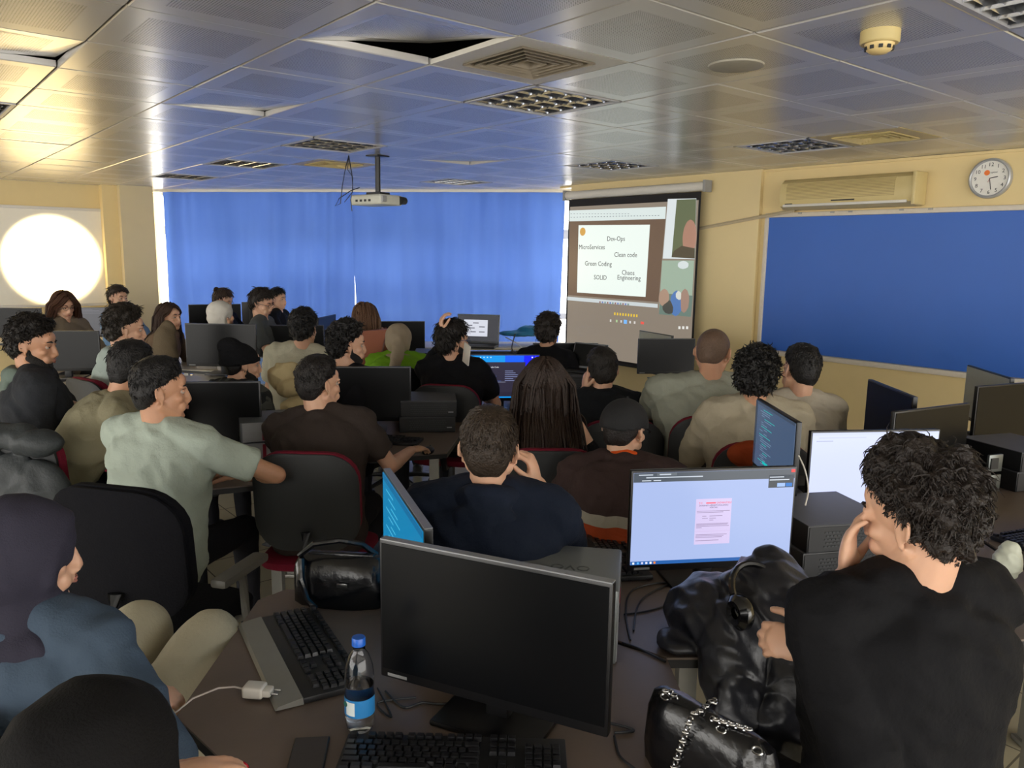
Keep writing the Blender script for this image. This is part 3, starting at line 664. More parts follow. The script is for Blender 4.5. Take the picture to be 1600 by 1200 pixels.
# exposed-metal ports on the right stack
for k in (0,1):
    o=empty('power_supply',Vector((2.21,3.50,DZ+.0+H*k)),R(20),'%s bare metal computer back plate by the right stack'%('upper' if k else 'lower'),'computer part')
    MB().bbox((0,0,.044),(.085,.012,.080),bev=.002).build('plate',mat('bare_steel',(112,116,114),.35,.7),o); MB().box((-.01,-.008,.044),(.045,.004,.05)).build('socket',black_pl,o,smooth=False)
# ---------------------------------------------------------------- keyboards
key_m=mat('keyboard_keys_black',(30,30,33),.32,0,.08); kb_b=mat('keyboard_body',(26,26,28),.45); rest=mat('palm_rest_grey',(130,128,122),.35,.1)
def kb_build(palm=True,full=True):
    t=empty('keyboard',(0,0,0))
    mb=MB(); mb.bbox((0,.01,.010),(.47,.155,.016),bev=.004); mb.build('body',kb_b,t)
    if palm:
        mb=MB(); mb.rings([[Vector((x,-.068,.020)),Vector((x,-.125,.012)),Vector((x,-.132,.004)),Vector((x,-.066,.002))] for x in (-.235,.235)]); mb.build('palm_rest',rest,t,smooth=False)
    mb=MB()
    def key(x,y,w,d=.0155): mb.rings([[Vector((x+sx*w/2*f_,y+sy*d/2*f_,z)) for sx,sy in ((-1,-1),(1,-1),(1,1),(-1,1))] for f_,z in ((1,.017),(.82,.0265))])
    for x in [-.22]+[-.18+.019*k for k in range(4)]+[-.095+.019*k for k in range(4)]+[-.010+.019*k for k in range(4)]+[.082+.019*k for k in range(3)]: key(x,.076,.017)
    rows=[([1]*13+[2],.048),([1.5]+[1]*12+[1.5],.029),([1.75]+[1]*11+[2.25],.010),([2.25]+[1]*10+[2.75],-.009),([1.25]*3+[6.25]+[1.25]*4,-.028)]
    for ws,y in rows:
        x=-.2295
        for w_ in ws: key(x+w_*.019/2,y,w_*.019-.002); x+=w_*.019
    for r_,y in ((0,.048),(1,.029)):
        for k in range(3): key(.082+.019*k,y,.017)
    key(.101,-.009,.017)
    for k in range(3): key(.082+.019*k,-.028,.017)
    for r_,y in enumerate((.048,.029,.010,-.009)):
        for k in range(4): key(.156+.019*k,y,.017)
    key(.1655,-.028,.036); key(.194,-.028,.017)
    mb.build('keys',key_m,t,smooth=False)
    return t
k0=kb_build(); k1=kb_build(False); kused={}
def kb(p,yaw,label,palm=True):
    src=k0 if palm else k1
    o=src if id(src) not in kused else copy_tree(src); kused[id(src)]=1
    o.location=p; o.rotation_euler=(0,0,R(yaw)); tag(o,label,'keyboard')
kb(Vector((-.53,1.93,DZ)),-61,'black keyboard with grey palm rest beside the white phone charger')
kb(Vector((-.11,1.47,DZ)),-1,'black keyboard at the bottom edge below the blank monitor',False)
kb(Vector((.345,2.66,DZ)),-80,'black keyboard with grey palm rest left of the web form monitor')
kb(Vector((-.07,5.12,DZ)),3,'black keyboard with silver front edge under the blue desktop monitor')
kb(Vector((2.08,2.88,DZ)),22,'black keyboard partly hidden behind the curly haired man in black',False)
kb(Vector((-.74,4.3,DZ)),-8,'black keyboard by the mouse hand of the man in brown',False)
kb(Vector((-1.77,5.62,DZ)),4,'white-lit keyboard in front of the man in the cream shirt',False)
# ---------------------------------------------------------------- small things on the foreground desk
# bottle
bt=empty('water_bottle',Vector((-.325,1.60,DZ)),R(-10),'clear plastic water bottle with blue cap and blue label beside the blank monitor','bottle')
gl=bpy.data.materials.new('clear_plastic'); gl.use_nodes=True; b=gl.node_tree.nodes['Principled BSDF']; b.inputs['Transmission Weight'].default_value=1; b.inputs['Roughness'].default_value=.04; b.inputs['IOR'].default_value=1.33; b.inputs['Base Color'].default_value=(.97,.98,1,1)
wt=bpy.data.materials.new('water'); wt.use_nodes=True; b=wt.node_tree.nodes['Principled BSDF']; b.inputs['Transmission Weight'].default_value=1; b.inputs['Roughness'].default_value=0; b.inputs['IOR'].default_value=1.33; b.inputs['Base Color'].default_value=(.9,.95,1,1)
prof=[(.010,.006),(.026,.0),(.031,.012),(.0325,.03),(.031,.038),(.0325,.045),(.0325,.09),(.031,.10),(.0325,.108),(.0325,.13),(.030,.155),(.022,.180),(.014,.192),(.0135,.205)]
seg=40; mb=MB(); rs=[]
for r_,z in prof: rs.append([Vector(((r_*(1-(.10*max(0,1-z/.03))*(.5+.5*math.cos(5*t)))*math.cos(t)),(r_*(1-(.10*max(0,1-z/.03))*(.5+.5*math.cos(5*t)))*math.sin(t)),z)) for t in [2*math.pi*i/seg for i in range(seg)]])
mb.rings(rs,caps=False); o=mb.build('shell',gl,bt); sm=o.modifiers.new('s','SOLIDIFY'); sm.thickness=.0007; sm.offset=-1
MB().lathe([(.0,.004),(.024,.006),(.029,.014),(.0312,.045),(.0312,.095),(.0312,.113),(0,.113)],caps=False).build('water',wt,bt)
MB().lathe([(.0331,.047),(.0331,.088)],seg=40,caps=False).build('label',mat('bottle_label_blue',(40,120,180),.4,0,.1,20),bt)
mb=MB(); rs=[[Vector((.0334*math.cos(t),.0334*math.sin(t),z)) for t in [R(-128+4*i) for i in range(11)]] for z in (.052,.083)]; mb.rings(rs,close=False,caps=False); lp=mb.build('label_panel',mat('label_white',(214,222,222),.5),bt)
MB().cone((-.0225*1,-.0255,.075),(-.0228,-.0260,.075),.006,.006,16).build('label_emblem',mat('label_green',(30,90,80),.5),lp)
MB().lathe([(0,.222),(.0135,.221),(.015,.218),(.015,.203),(.0135,.203)],seg=30,caps=False).build('cap',mat('bottle_cap_blue',(26,92,190),.35),bt)
# charger
ch=empty('phone_charger',atz(398,1078,DZ+.02),R(-6),'white phone charger plug with cable lying on the foreground desk','charger')
MB().bbox((0,0,.0),(.050,.040,.028),bev=.007,seg=3).build('body',mat('white_plastic',(214,208,198),.35),ch)
MB().bbox((.033,-.002,.0),(.022,.030,.018),bev=.006).build('plug_base',mat('white_plastic',(214,208,198),.35),ch)
for s in (-1,1): MB().cone((.042,s*.009-.002,0),(.062,s*.009-.002,0),.0023,.0023,10).build('pin',chrome,ch)
mb=MB(); L0=ch.location
mb.tube([Vector((-.024,0,0)),Vector((-.05,.0,.004)),Vector((-.085,-.01,.004)),Vector((-.13,-.045,-.005)),Vector((-.165,-.09,-.03)),Vector((-.19,-.12,-.16)),Vector((-.2,-.13,-.4))],.0022,8); mb.build('cable',mat('white_cable',(196,184,176),.45),ch)
# phone
ph=empty('smartphone',atz(480,1192,DZ),R(6),'dark smartphone at the bottom edge left of the black keyboard','phone')
MB().bbox((0,0,.005),(.075,.155,.009),bev=.006,seg=3).build('body',black_pl,ph); MB().box((0,0,.0098),(.069,.148,.0006)).build('screen',mat('phone_glass',(62,58,58),.12,0,.05),ph,smooth=False)
# handbag
leather=mat('black_leather',(12,12,15),.24,0,.1,bump=.25,bscale=35,coat=.1)
hb=empty('handbag',Vector((-.50,2.24,DZ)),R(-6),'black leather handbag with silver clip standing on the foreground desk','bag')
mb=MB(); rs=[]
for z,w_,d_ in ((0,.125,.045),(.012,.140,.055),(.05,.148,.060),(.10,.148,.055),(.13,.140,.045),(.15,.125,.030),(.156,.10,.02)):
    rs.append([Vector((math.copysign(abs(math.cos(t))**.6,math.cos(t))*w_+.004*math.sin(z*90+t*3),math.copysign(abs(math.sin(t))**.7,math.sin(t))*d_+.004*math.sin(t*5+z*40),z)) for t in [2*math.pi*i/36 for i in range(36)]])
mb.rings(rs); mb.build('body',leather,hb)
mb=MB(); mb.tube([Vector((-.10,-.03,.13)),Vector((-.11,-.05,.165)),Vector((-.07,-.045,.20)),Vector((0,-.02,.205)),Vector((.06,.01,.185)),Vector((.10,.02,.15))],.009,8); mb.tube([Vector((-.105,-.05,.155)),Vector((-.10,-.07,.10)),Vector((-.085,-.075,.04)),Vector((-.06,-.07,.01))],.010,8); mb.build('strap',leather,hb)
MB().bbox((0,.0,.155),(.20,.028,.012),bev=.005).build('zip_band',leather,hb)
mb=MB(); mb.bbox((.02,-.066,.085),(.032,.004,.012),bev=.001); mb.build('front_buckle',chrome,hb)
mb=MB()
for k in range(6): mb.ico(Vector((.135+.006*k,-.03,.135-.008*k)),(.007,.004,.007),sub=2)
mb.build('clip_chain',chrome,hb)
# chain purse in the corner
cp=empty('purse',Vector((.40,1.42,DZ+.0)),R(-52),'glossy black purse with silver chain at the bottom edge','bag')
mb=MB(); rs=[]
for z,w_,d_ in ((-.02,.15,.04),(.04,.155,.045),(.12,.15,.040),(.155,.14,.028),(.165,.12,.014)):
    rs.append([Vector((math.copysign(abs(math.cos(t))**.5,math.cos(t))*w_,math.copysign(abs(math.sin(t))**.8,math.sin(t))*d_+.003*math.sin(t*7),z)) for t in [2*math.pi*i/36 for i in range(36)]])
mb.rings(rs); mb.build('body',leather,cp)
def torus(mb,c,M,r,rr,n=14,m_=6):
    rs=[]
    for i in range(n+1):
        t=2*math.pi*i/n; rs.append([M@Vector(((r+rr*math.cos(u))*math.cos(t),(r+rr*math.cos(u))*math.sin(t)*.7,rr*math.sin(u)))+Vector(c) for u in [2*math.pi*k/m_ for k in range(m_)]])
    mb.rings(rs,caps=False)
for gx in (-.10,.04,.12):
    mb=MB(); torus(mb,(gx,-.020,.158),Matrix.Rotation(R(25),3,'X'),.010,.0025); mb.build('eyelet',chrome,cp)
mb=MB()
pts=[Vector((-.10,-.02,.165)),Vector((-.09,-.0,.178)),Vector((-.085,.02,.175))]
path=[(-.10+.0075*k,-.02+.01*math.sin(k*.9),.168+.004*math.cos(k)) for k in range(4)]+[(-.02,.035,.165-.0)]
path+=[(-.02+.001*k,.035-.010*k,.170+.002*math.sin(k)) for k in range(8)]+[(-.012-.003*k,-.048,.165-.011*k) for k in range(14)]+[(.02+.007*k,-.022+.003*k,.172) for k in range(10)]
for k,p in enumerate(path): torus(mb,p,(Matrix.Rotation(R(90*(k%2)),3,'X')@Matrix.Rotation(R(40),3,'Z')),.0065,.0019,10,5)
mb.build('chain',chrome,cp)
# ================================================================ people
SK={'light':(205,160,132),'mid':(188,140,110),'tan':(170,122,92)}
def skinmat(k):
    m=mat('skin_'+k,SK[k],.5,0,.07,25,bump=.04,bscale=150); b=m.node_tree.nodes['Principled BSDF']; b.inputs['Subsurface Weight'].default_value=.12; b.inputs['Subsurface Radius'].default_value=(.02,.008,.004); return m
def hairmat(c): return mat('hair_%d_%d_%d'%c,c,.45,0,.4,90,spec=.3,bump=.5,bscale=170)
def cloth(name,c,**k): return mat(name,c,k.get('rough',.85),0,k.get('var',.07),k.get('scale',14),bump=k.get('bump',.25),bscale=k.get('bscale',90),spec=k.get('spec',.2))
eye_w=mat('eye_white',(160,146,134),.35,0,0); iris=mat('eye_iris',(36,24,18),.15,0,0); lipm=mat('lips',(172,112,98),.45,0,.04)
def rotz(a): return Matrix.Rotation(a,3,'Z')
def ik(S_,T,l1,l2,pole):
    d=T-S_; L=min(d.length,(l1+l2)*.995); d=d.normalized(); T2=S_+d*L
    a=(l1*l1-l2*l2+L*L)/(2*L); h=math.sqrt(max(0,l1*l1-a*a)); p=(pole-d*pole.dot(d))
    p=p.normalized() if p.length>1e-4 else Vector((0,0,-1))
    return S_+d*a+p*h,T2
def hand(mb,w,f,n,side,curl,s=1.0,thumb=.0,spread=.06):
    f=f.normalized(); n=(n-f*n.dot(f)).normalized(); lat=f.cross(n)*side   # towards the thumb
    B=Matrix((lat,f,n)).transposed()
    mb.ico(w+f*.050*s,(.040*s,.056*s,.0165*s),B,sub=3); mb.ico(w+f*.078*s,(.041*s,.022*s,.0135*s),B,sub=3)
    mb.ico(w+f*.03*s+lat*.022*s+n*.008*s,(.020*s,.032*s,.017*s),B,sub=2)
    tips=[]
    for k,(o,l,r) in enumerate(((.030,.072,.0092),(.010,.080,.0096),(-.0105,.074,.0092),(-.030,.058,.0082))):
        p=w+(f*(.086-.004*abs(k-1.2))+lat*o)*s; d=(f+lat*(o*spread*20)).normalized(); c=curl[k] if isinstance(curl,(list,tuple)) else curl
        for q,(fr,cc) in enumerate(((.46,.75),(.30,1.15),(.24,.8))):
            ax=f.cross(n); R_=Matrix.Rotation(c*cc,3,ax); d=(R_@d); e=p+d*l*fr*s; r0=r*(1-.08*q)*s
            mb.cap(p,e,r0,r0*.93,sub=2); p=e
        tips.append((p,d))
    d=(f*.62+lat*.72+n*.30).normalized(); p=w+(f*.022+lat*.026+n*.006)*s
    for q,(l,r) in enumerate(((.040,.0125),(.032,.0105),(.026,.0095))):
        e=p+d*l*s; mb.cap(p,e,r*s,r*.92*s,sub=2); p=e; d=(d+f*.35-lat*.25*(1+thumb)+n*(.15+thumb*.4)).normalized()
    return tips
# ---------------------------------------------------------------- hair
HC=Vector((0,-.012,.030)); HR=Vector((.079,.099,.089))
def zmin(y):
    pts=[(-1,-.90),(-.35,-.86),(-.14,-.60),(.02,-.02),(.22,.02),(.38,.22),(.62,.42),(.85,.55),(1.01,.60)]
    for (a,b),(c,d) in zip(pts,pts[1:]):
        if y<=c: return b+(d-b)*(y-a)/(c-a) if y>=a else b
    return .6
def hair(t,H,style,m,rnd,n=1200,near=True,hs=1.0,extra=None,seed=0):
    mb=MB(); thick=style.get('thick',.012); top=style.get('top',.018)
    def surf(d,off=0):
        k=1+off/.09
        bump=noise.noise(Vector(d)*style.get('nf',3.0)+Vector((seed,0,0)))*style.get('lump',.004)
        th=thick+top*max(0,d[2])**1.2+style.get('front',0)*max(0,d[1])*max(0,d[2])
        fade=min(1,max(0,(d[2]-zmin(d[1]))/style.get('fade',.35)))
        th=th*(.06+.94*fade)-.002*(1-fade)
        h=1.0; zs=1.0
        if d[2]<0: t_=min(1,max(0,-d[1]*2.2)); h=1+t_*((1-min(.97,d[2]*d[2]))**-.20-1); zs=1+.38*t_
        return HC+Vector((d[0]*h*(HR.x+th+bump),d[1]*h*(HR.y+th+bump),d[2]*zs*(HR.z+th+bump)))*k
    # cap
    b=bmesh.new(); bmesh.ops.create_icosphere(b,subdivisions=5 if near else 4,radius=1)
    dl=[]
    lo=style.get('lo',0)
    for v in b.verts:
        if v.co.z<zmin(v.co.y)-.02+lo+.05*noise.noise(v.co*9): dl.append(v)
    bmesh.ops.delete(b,geom=dl,context='VERTS')
    for v in b.verts:
        d=Vector(v.co); e=min(1,max(0,(d.z-zmin(d.y)+.04)/.10)); p=surf(d); v.co=HC+(p-HC)*(.90+.10*e)
    me=bpy.data.meshes.new('t'); b.to_mesh(me); b.free(); mb.bm.from_mesh(me); bpy.data.meshes.remove(me)
    curl=style.get('curl',0); L0=style.get('len',.03); w0=style.get('w',.0035); crown=Vector((0,-.45,.89)).normalized()
    k=0
    while k<n:
        d=Vector((rnd.gauss(0,1),rnd.gauss(0,1),rnd.gauss(0,1))).normalized()
        if d.z<zmin(d.y)+lo-(.16 if rnd.random()<.35 else .02): continue
        k+=1
        fade=min(1,max(.0,(d.z-zmin(d.y))/style.get('fade',.35)))
        p=surf(d,-.004); nrm=Vector((d.x/HR.x,d.y/HR.y,d.z/HR.z)).normalized()
        g=Vector(style['dir']) if 'dir' in style and d.z>.3 else (d-crown)
        g=g-nrm*g.dot(nrm); g=g.normalized() if g.length>.01 else Vector((0,1,0))
        rv=Vector((rnd.gauss(0,1),rnd.gauss(0,1),rnd.gauss(0,1))); g=(g+rv*style.get('mess',.25)).normalized()
        L=L0*(.25+.75*fade)*rnd.uniform(.7,1.25); lift=style.get('lift',.35)*(.3+.7*fade)*rnd.uniform(.3,1.3)
        if 'quiff' in style and d.y>.35 and d.z>.3: lift+=style['quiff']; L*=1.3
        pts=[]; dirv=(g+nrm*lift).normalized(); ax=rv.normalized(); ns=4 if near else 3
        for q in range(ns+1):
            pts.append(Vector(p)); p=p+dirv*L/ns; dirv=(Matrix.Rotation(curl*rnd.uniform(.5,1.2),3,ax)@dirv+Vector((0,0,-.12))-nrm*style.get('pull',.30)).normalized()
        mb.tube(pts,w0*rnd.uniform(.7,1.3),3,taper=[1,1,.85,.5,.1][:ns+1] if ns==4 else [1,.9,.6,.1])
    if extra: extra(mb)
    mb.bm.transform(H)
    o=mb.build('hair',m,t); return o
def long_hair(t,H,m,rnd,L=.45,n=420,part=0.0,vol=.012,spread=1.0,w=.006,shoulder=None,seed=0,fwd=.0):
    """strands that fall from the parting, kept outside head, neck and shoulders"""
    mb=MB(); b=bmesh.new(); bmesh.ops.create_icosphere(b,subdivisions=4,radius=1)
    dl=[v for v in b.verts if v.co.z<zmin(v.co.y)-.04]; bmesh.ops.delete(b,geom=dl,context='VERTS')
    for v in b.verts: d=Vector(v.co); v.co=HC+Vector((d.x*(HR.x+.012),d.y*(HR.y+.014),d.z*(HR.z+.014)))
    me=bpy.data.meshes.new('t'); b.to_mesh(me); b.free(); mb.bm.from_mesh(me); bpy.data.meshes.remove(me); mb.bm.transform(H)
    Hi=H.inverted(); dn=(Hi.to_3x3()@Vector((0,0,-1))).normalized(); sh=shoulder
    k=0
    while k<n:
        d=Vector((rnd.gauss(0,1),rnd.gauss(0,1),rnd.gauss(0,1))).normalized()
        if d.z<zmin(d.y)+.02: continue
        k+=1; off=vol*rnd.uniform(.6,1.6)
        p=HC+Vector((d.x*(HR.x+off),d.y*(HR.y+off),d.z*(HR.z+off)))
        sgn=1 if d.x-part>0 else -1; st=.020; l=L*rnd.uniform(.82,1.08); pts=[]; u=0; vel=Vector((sgn*.8,-.35,0))
        jit=Vector((rnd.gauss(0,.05),rnd.gauss(0,.05),0))
        while u<l:
            pts.append(H@p)
            q=Vector(((p.x-HC.x)/(HR.x+off),(p.y-HC.y)/(HR.y+off),(p.z-HC.z)/(HR.z+off)))
            dv=(dn*1.0+vel*((.9 if d.y>-.1 else .35) if p.z>.02 else (.10*spread if d.y>-.1 else 0))+jit).normalized()
            if p.y>.02 and p.z<.05: dv=(dv+Vector((sgn*.1,-.5+fwd,0))).normalized()
            p=p+dv*st
            q=Vector(((p.x-HC.x)/(HR.x+off),(p.y-HC.y)/(HR.y+off),(p.z-HC.z)/(HR.z+off)))
            if q.length<1:
                q.normalize(); p=HC+Vector((q.x*(HR.x+off),q.y*(HR.y+off),q.z*(HR.z+off)))
            pw=H@p
            if sh:
                for c,rr in sh:
                    dd=pw-c
                    e=Vector((dd.x/rr[0],dd.y/rr[1],dd.z/rr[2]))
                    if e.length<1:
                        if e.y<.25: pw=Vector((pw.x,max(pw.y-.013,c.y-rr[1]*math.sqrt(max(.0,1-e.x*e.x-e.z*e.z))-.004-off*.5),pw.z))
                        else: e.normalize(); pw=c+Vector((e.x*rr[0],e.y*rr[1],e.z*rr[2]))
                p=Hi@pw
            u+=st
        nn=len(pts)
        if nn>3: mb.tube(pts,w*rnd.uniform(.7,1.3),4,taper=[1-.85*(i/(nn-1))**3 for i in range(nn)])
    return mb.build('hair',m,t)
STY=dict(
 short=dict(thick=.004,top=.016,len=.026,w=.0022,lift=.35,mess=.2,fade=.7,lump=.003),
 shortdense=dict(thick=.005,top=.020,len=.024,w=.0022,lift=.25,mess=.3,fade=.6,lump=.005,front=.010,quiff=.25),
 textured=dict(thick=.008,top=.028,len=.032,w=.0028,lift=.30,mess=.5,fade=.5,lump=.012,nf=4,curl=.45,quiff=.25),
 curly=dict(thick=.018,top=.026,len=.034,w=.0036,lift=.25,mess=1.0,fade=.35,lump=.018,nf=6,curl=1.1),
 buzz=dict(thick=.001,top=.002,len=.006,w=.0013,lift=.5,mess=.3,fade=.3,lump=.0),
 mop=dict(thick=.014,top=.014,len=.055,w=.0034,lift=.10,mess=.35,fade=.2,lump=.006,curl=.15),
 wavy=dict(thick=.018,top=.026,len=.036,w=.0017,lift=.06,pull=.42,mess=.42,fade=.85,lump=.026,nf=6,curl=.5,quiff=.12,front=.028),
)
def fold(me,amp,sc,seed,st=(1,1,.45),gar=1.0):
    n=len(me.vertices); co=[0.0]*(n*3); no=[0.0]*(n*3)
    me.vertices.foreach_get('co',co); me.vertices.foreach_get('normal',no); N=noise.noise
    off=Vector((seed*3.1,seed*1.7,0)); off2=off*-1.3
    for i in range(n):
        j=i*3; x,y,z=co[j],co[j+1],co[j+2]; p=Vector((x,y,z))
        w=1.2*N(p*3.1+off)
        q=Vector((x*st[0]*sc+.35*sc*z,y*st[1]*sc,z*sc*1.1+.3*sc*x))
        a=N(q*.9+off+Vector((w,w*.5,0))); b=N(q*2.3+off2); d=amp*((1-2*abs(a))*.65+b*.35)
        co[j]=x+no[j]*d; co[j+1]=y+no[j+1]*d; co[j+2]=z+no[j+2]*d
    me.vertices.foreach_set('co',co); me.update()
def person(label,head,yaw,hyaw=None,hpitch=0,htilt=0,lean=None,side=0,s=1.0,wd=1.0,skin='mid',hairc=(24,20,18),style='short',nh=900,
           top=None,sleeve='short',loose=.0,collar='tee',pants=None,Lh=None,Rh=None,Le=None,Re=None,Lc=.45,Rc=.45,Ln=None,Rn=None,Lf=None,Rf=None,Lp=None,Rp=None,
           near=True,beard=0,glasses=0,hood=False,hijab=None,cap=None,longh=None,bun=False,belly=0,vox=None,chair=True,group=None,legs=True,twist=0,seed=1,shoes=None,kn=(.14,.14),kz=0,kl=.42,colr=.0075,nails=None,plo=0,top2=None,bare=False,foldamp=1.0):
    rnd=random.Random(seed); yaw=R(yaw); hyaw=yaw if hyaw is None else R(hyaw)
    # --- solve lean so that the hips rest at seat height
    need=head.z-.545; L1,L2=.51*s,.162*s
    def hz(th): return L1*math.cos(th)+L2*math.cos(th*.5)
    if lean is None:
        th=R(4)
        while th<R(75) and hz(th)>need: th+=R(1)
    else: th=R(lean)
    sd=R(side)
    u=Vector((math.sin(sd),math.sin(th)*math.cos(sd),math.cos(th)*math.cos(sd))).normalized()
    th2=th*.5; un=Vector((math.sin(sd*.5),math.sin(th2),math.cos(th2))).normalized()
    off=u*L1+un*L2; hipz=head.z-off.z
    rw=rotz(yaw); root=head-rw@Vector((off.x,off.y,0)); root.z=0
    t=empty('person',root,yaw,label,'person',group)
    Rw=rw.transposed(); loc=lambda p:(Rw@(p-root))
    Hp=Vector((0,0,hipz)); N=Hp+u*L1; HD=Hp+off
    tw=Matrix.Rotation(R(twist),3,u); r=(tw@Vector((1,0,0))); r=(r-u*r.dot(u)).normalized(); f=u.cross(r)
    sh=[N-u*.042*s+r*(k*.176*s*wd)+f*(.01) for k in (-1,1)]
    # arms
    arms=[]
    for k,(T,pole) in enumerate(((Lh,Lp),(Rh,Rp))):
        sg=-1 if k==0 else 1
        if T is None: T=Vector((sg*.12,.40*s,.80)) 
        else: T=loc(T)
        pl=Vector((sg*.75,-.25,-.75)) if pole is None else Rw@Vector(pole)
        e,wr=ik(sh[k],T,.29*s,.255*s,pl)
        E0=(Le,Re)[k]
        if E0 is not None:
            d1=loc(E0)-sh[k]; e=sh[k]+d1.normalized()*max(.24*s,min(d1.length,.36*s)); d2=T-e; wr=e+d2.normalized()*max(.18*s,min(d2.length,.27*s))
        arms.append((sh[k],e,wr))
    # ---- skeleton primitives
    B=Matrix((r,f,u)).transposed()
    def torso(mb,inf,z0=-.10,z1=.5,bel=0):
        prof=[(-.10,.150,.105,0),(-.02,.172,.125,0),(.08,.160,.118+bel*.5,bel*.5),(.17,.152,.112+bel,bel*.7),(.27,.163,.118+bel*.5,bel*.4),(.36,.178,.122,0),(.425,.180,.112,-.004),(.465,.155,.092,-.006),(.495,.110,.072,-.004),(.515,.070,.058,0)]
        rs=[]
        for h,w_,d_,fo in prof:
            c=Hp+u*h*s+f*(fo+.012*math.sin(h*6)); W_=w_*s*wd+inf; D_=d_*s*(.6+.4*wd)+inf
            rs.append([c+r*(math.copysign(abs(math.cos(a))**.85,math.cos(a))*W_)+f*(math.copysign(abs(math.sin(a))**.9,math.sin(a))*D_) for a in [2*math.pi*i/28 for i in range(28)]])
        rs[0]=[p for p in rs[0]]; mb.rings(rs)
        # blades and chest
        for sg in (-1,1):
            mb.ico(Hp+u*.375*s+r*sg*.085*s*wd-f*.055*s,(.075*s+inf,.055*s+inf,.10*s+inf),B,sub=2)
            mb.ico(Hp+u*.36*s+r*sg*.075*s*wd+f*.055*s,(.08*s+inf,.055*s+inf,.08*s+inf),B,sub=2)
            mb.cap(N+u*.0*s+r*sg*.045*s,sh[0 if sg<0 else 1]+u*.012,.052*s+inf,.052*s+inf)
    def legs_(mb,inf):
        out=[]
        for k,sg in ((0,-1),(1,1)):
            hp=Hp+Vector((sg*.085*s,.0,-.01)); kneez=max(.40,min(.54,hipz-.0))+kz; ky=kl*s
            kn_=Vector((sg*kn[k]*s,ky,kneez)); an=Vector((sg*kn[k]*s*1.0,ky+.02,.09))
            mb.cap(hp,kn_,.082*s+inf,.056*s+inf); mb.cap(kn_,an,.054*s+inf,.040*s+inf*.8); out.append((kn_,an))
        mb.ico(Hp+Vector((0,-.01,-.02)),(.165*s+inf,.12*s+inf,.09*s+inf)); return out
    H=Matrix.Translation(HD)@Matrix.Rotation(hyaw-yaw,4,'Z')@Matrix.Rotation(R(hpitch),4,'X')@Matrix.Rotation(R(htilt),4,'Y')@Matrix.Scale(s,4)
    # ---- body
    mb=MB(); torso(mb,-.012); lg=legs_(mb,-.008)
    for k,(a,e,w_) in enumerate(arms):
        mb.cap(a,e,.046*s,.038*s); mid=e.lerp(w_,.30); mb.cap(e,mid,.037*s,.037*s); mb.cap(mid,w_,.036*s,.025*s)
        mb.ico(a.lerp(e,.45)+Vector((0,0,0)),(.045*s,.045*s,.07*s),(e-a).to_track_quat('Z','Y').to_matrix(),sub=2)
        sg=-1 if k==0 else 1
        fd=(w_-e).normalized() if (Lf,Rf)[k] is None else Rw@Vector((Lf,Rf)[k]); nn=(Ln,Rn)[k]
        nn=Vector((-sg*.25,0,-1)) if nn is None else Rw@Vector(nn)
        tips=hand(mb,w_+fd*.006,fd,nn,sg,(Lc,Rc)[k],s*.98)
        if nails and k==1:
            for tp,td in tips:
                nb_=MB(); nb_.ico(tp-td*.001-nn*.006,(.0065,.009,.0035),td.to_track_quat('Y','Z').to_matrix(),sub=2); nb_.build('fingernail',mat('red_nail_polish',(150,16,34),.2),t)
    hb_=[]
    def hl(p): return H@Vector(p)
    Hr=H.to_3x3().normalized()
    nb=N-u*.03; mb.cap(nb,hl((0,-.028,-.045)),.060*s,.054*s); mb.cap(N+f*.015,hl((0,.0,-.055)),.050*s,.045*s)
    E=lambda c,rr,rot=None,sub=3: mb.ico(hl(c),(rr[0]*s,rr[1]*s,rr[2]*s),Hr if rot is None else Hr@rot,sub=sub)
    E((0,-.012,.030),(.076,.096,.086)); E((0,-.045,-.005),(.066,.060,.062)); E((0,.024,-.028),(.062,.064,.070)); E((0,.052,-.070),(.036,.030,.036))
    E((0,.072,-.096),(.022,.018,.015)); 
    for sg in (-1,1):
        mb.cap(hl((sg*.056,.0,-.050)),hl((sg*.026,.060,-.090)),.018*s,.018*s); E((sg*.040,.058,-.020),(.024,.022,.020)); E((sg*.030,.072,.024),(.026,.016,.008))
        E((sg*.012,.099,-.036),(.009,.010,.008)); E((sg*.026,.074,-.055),(.022,.018,.022))
        # ear: plate, rim, lobe
        er=Matrix.Rotation(R(18),3,'X')@Matrix.Rotation(R(sg*22),3,'Z')
        E((sg*.079,-.010,-.004),(.006,.017,.028),er,2)
        pr=None
        for i in range(10):
            a=R(-60+30*i); q=er@Vector((0,.016*math.cos(a),.029*math.sin(a))); q=Vector((sg*.085,-.012,-.002))+q
            if pr is not None: mb.cap(hl(pr),hl(q),.0042*s,.0042*s,sub=1)
            pr=q
        E((sg*.080,-.002,-.034),(.006,.008,.009),None,2)
    mb.cap(hl((0,.084,.022)),hl((0,.104,-.024)),.0080*s,.0098*s); E((0,.106,-.030),(.0105,.009,.0085)); E((0,.088,-.058),(.024,.012,.013)); E((0,.080,-.043),(.02,.012,.014)); E((0,.068,.046),(.045,.022,.03))
    vx=vox or (.0062 if near else .0085)
    me=remesh(mb,vx,3,.5); body=linksm('body',me,skinmat(skin),t)
    # ---- face parts
    for sg in (-1,1):
        mb=MB(); mb.ico((0,0,0),.0108*s,sub=3); o=mb.build('eye',[eye_w,iris],t,M=Matrix.Translation(hl((sg*.031,.0735,.006)))@Hr.to_4x4())
        fwd=Hr@Vector((0,1,0))
        for pl_ in o.data.polygons:
            if pl_.normal.dot(fwd)> .80: pl_.material_index=1
        mb=MB(); mb.tube([hl((sg*.014,.0885,.027)),hl((sg*.030,.0885,.033)),hl((sg*.048,.074,.029))],.0042*s,5,taper=[.8,1,.4]); mb.build('eyebrow',hairmat(hairc),t)
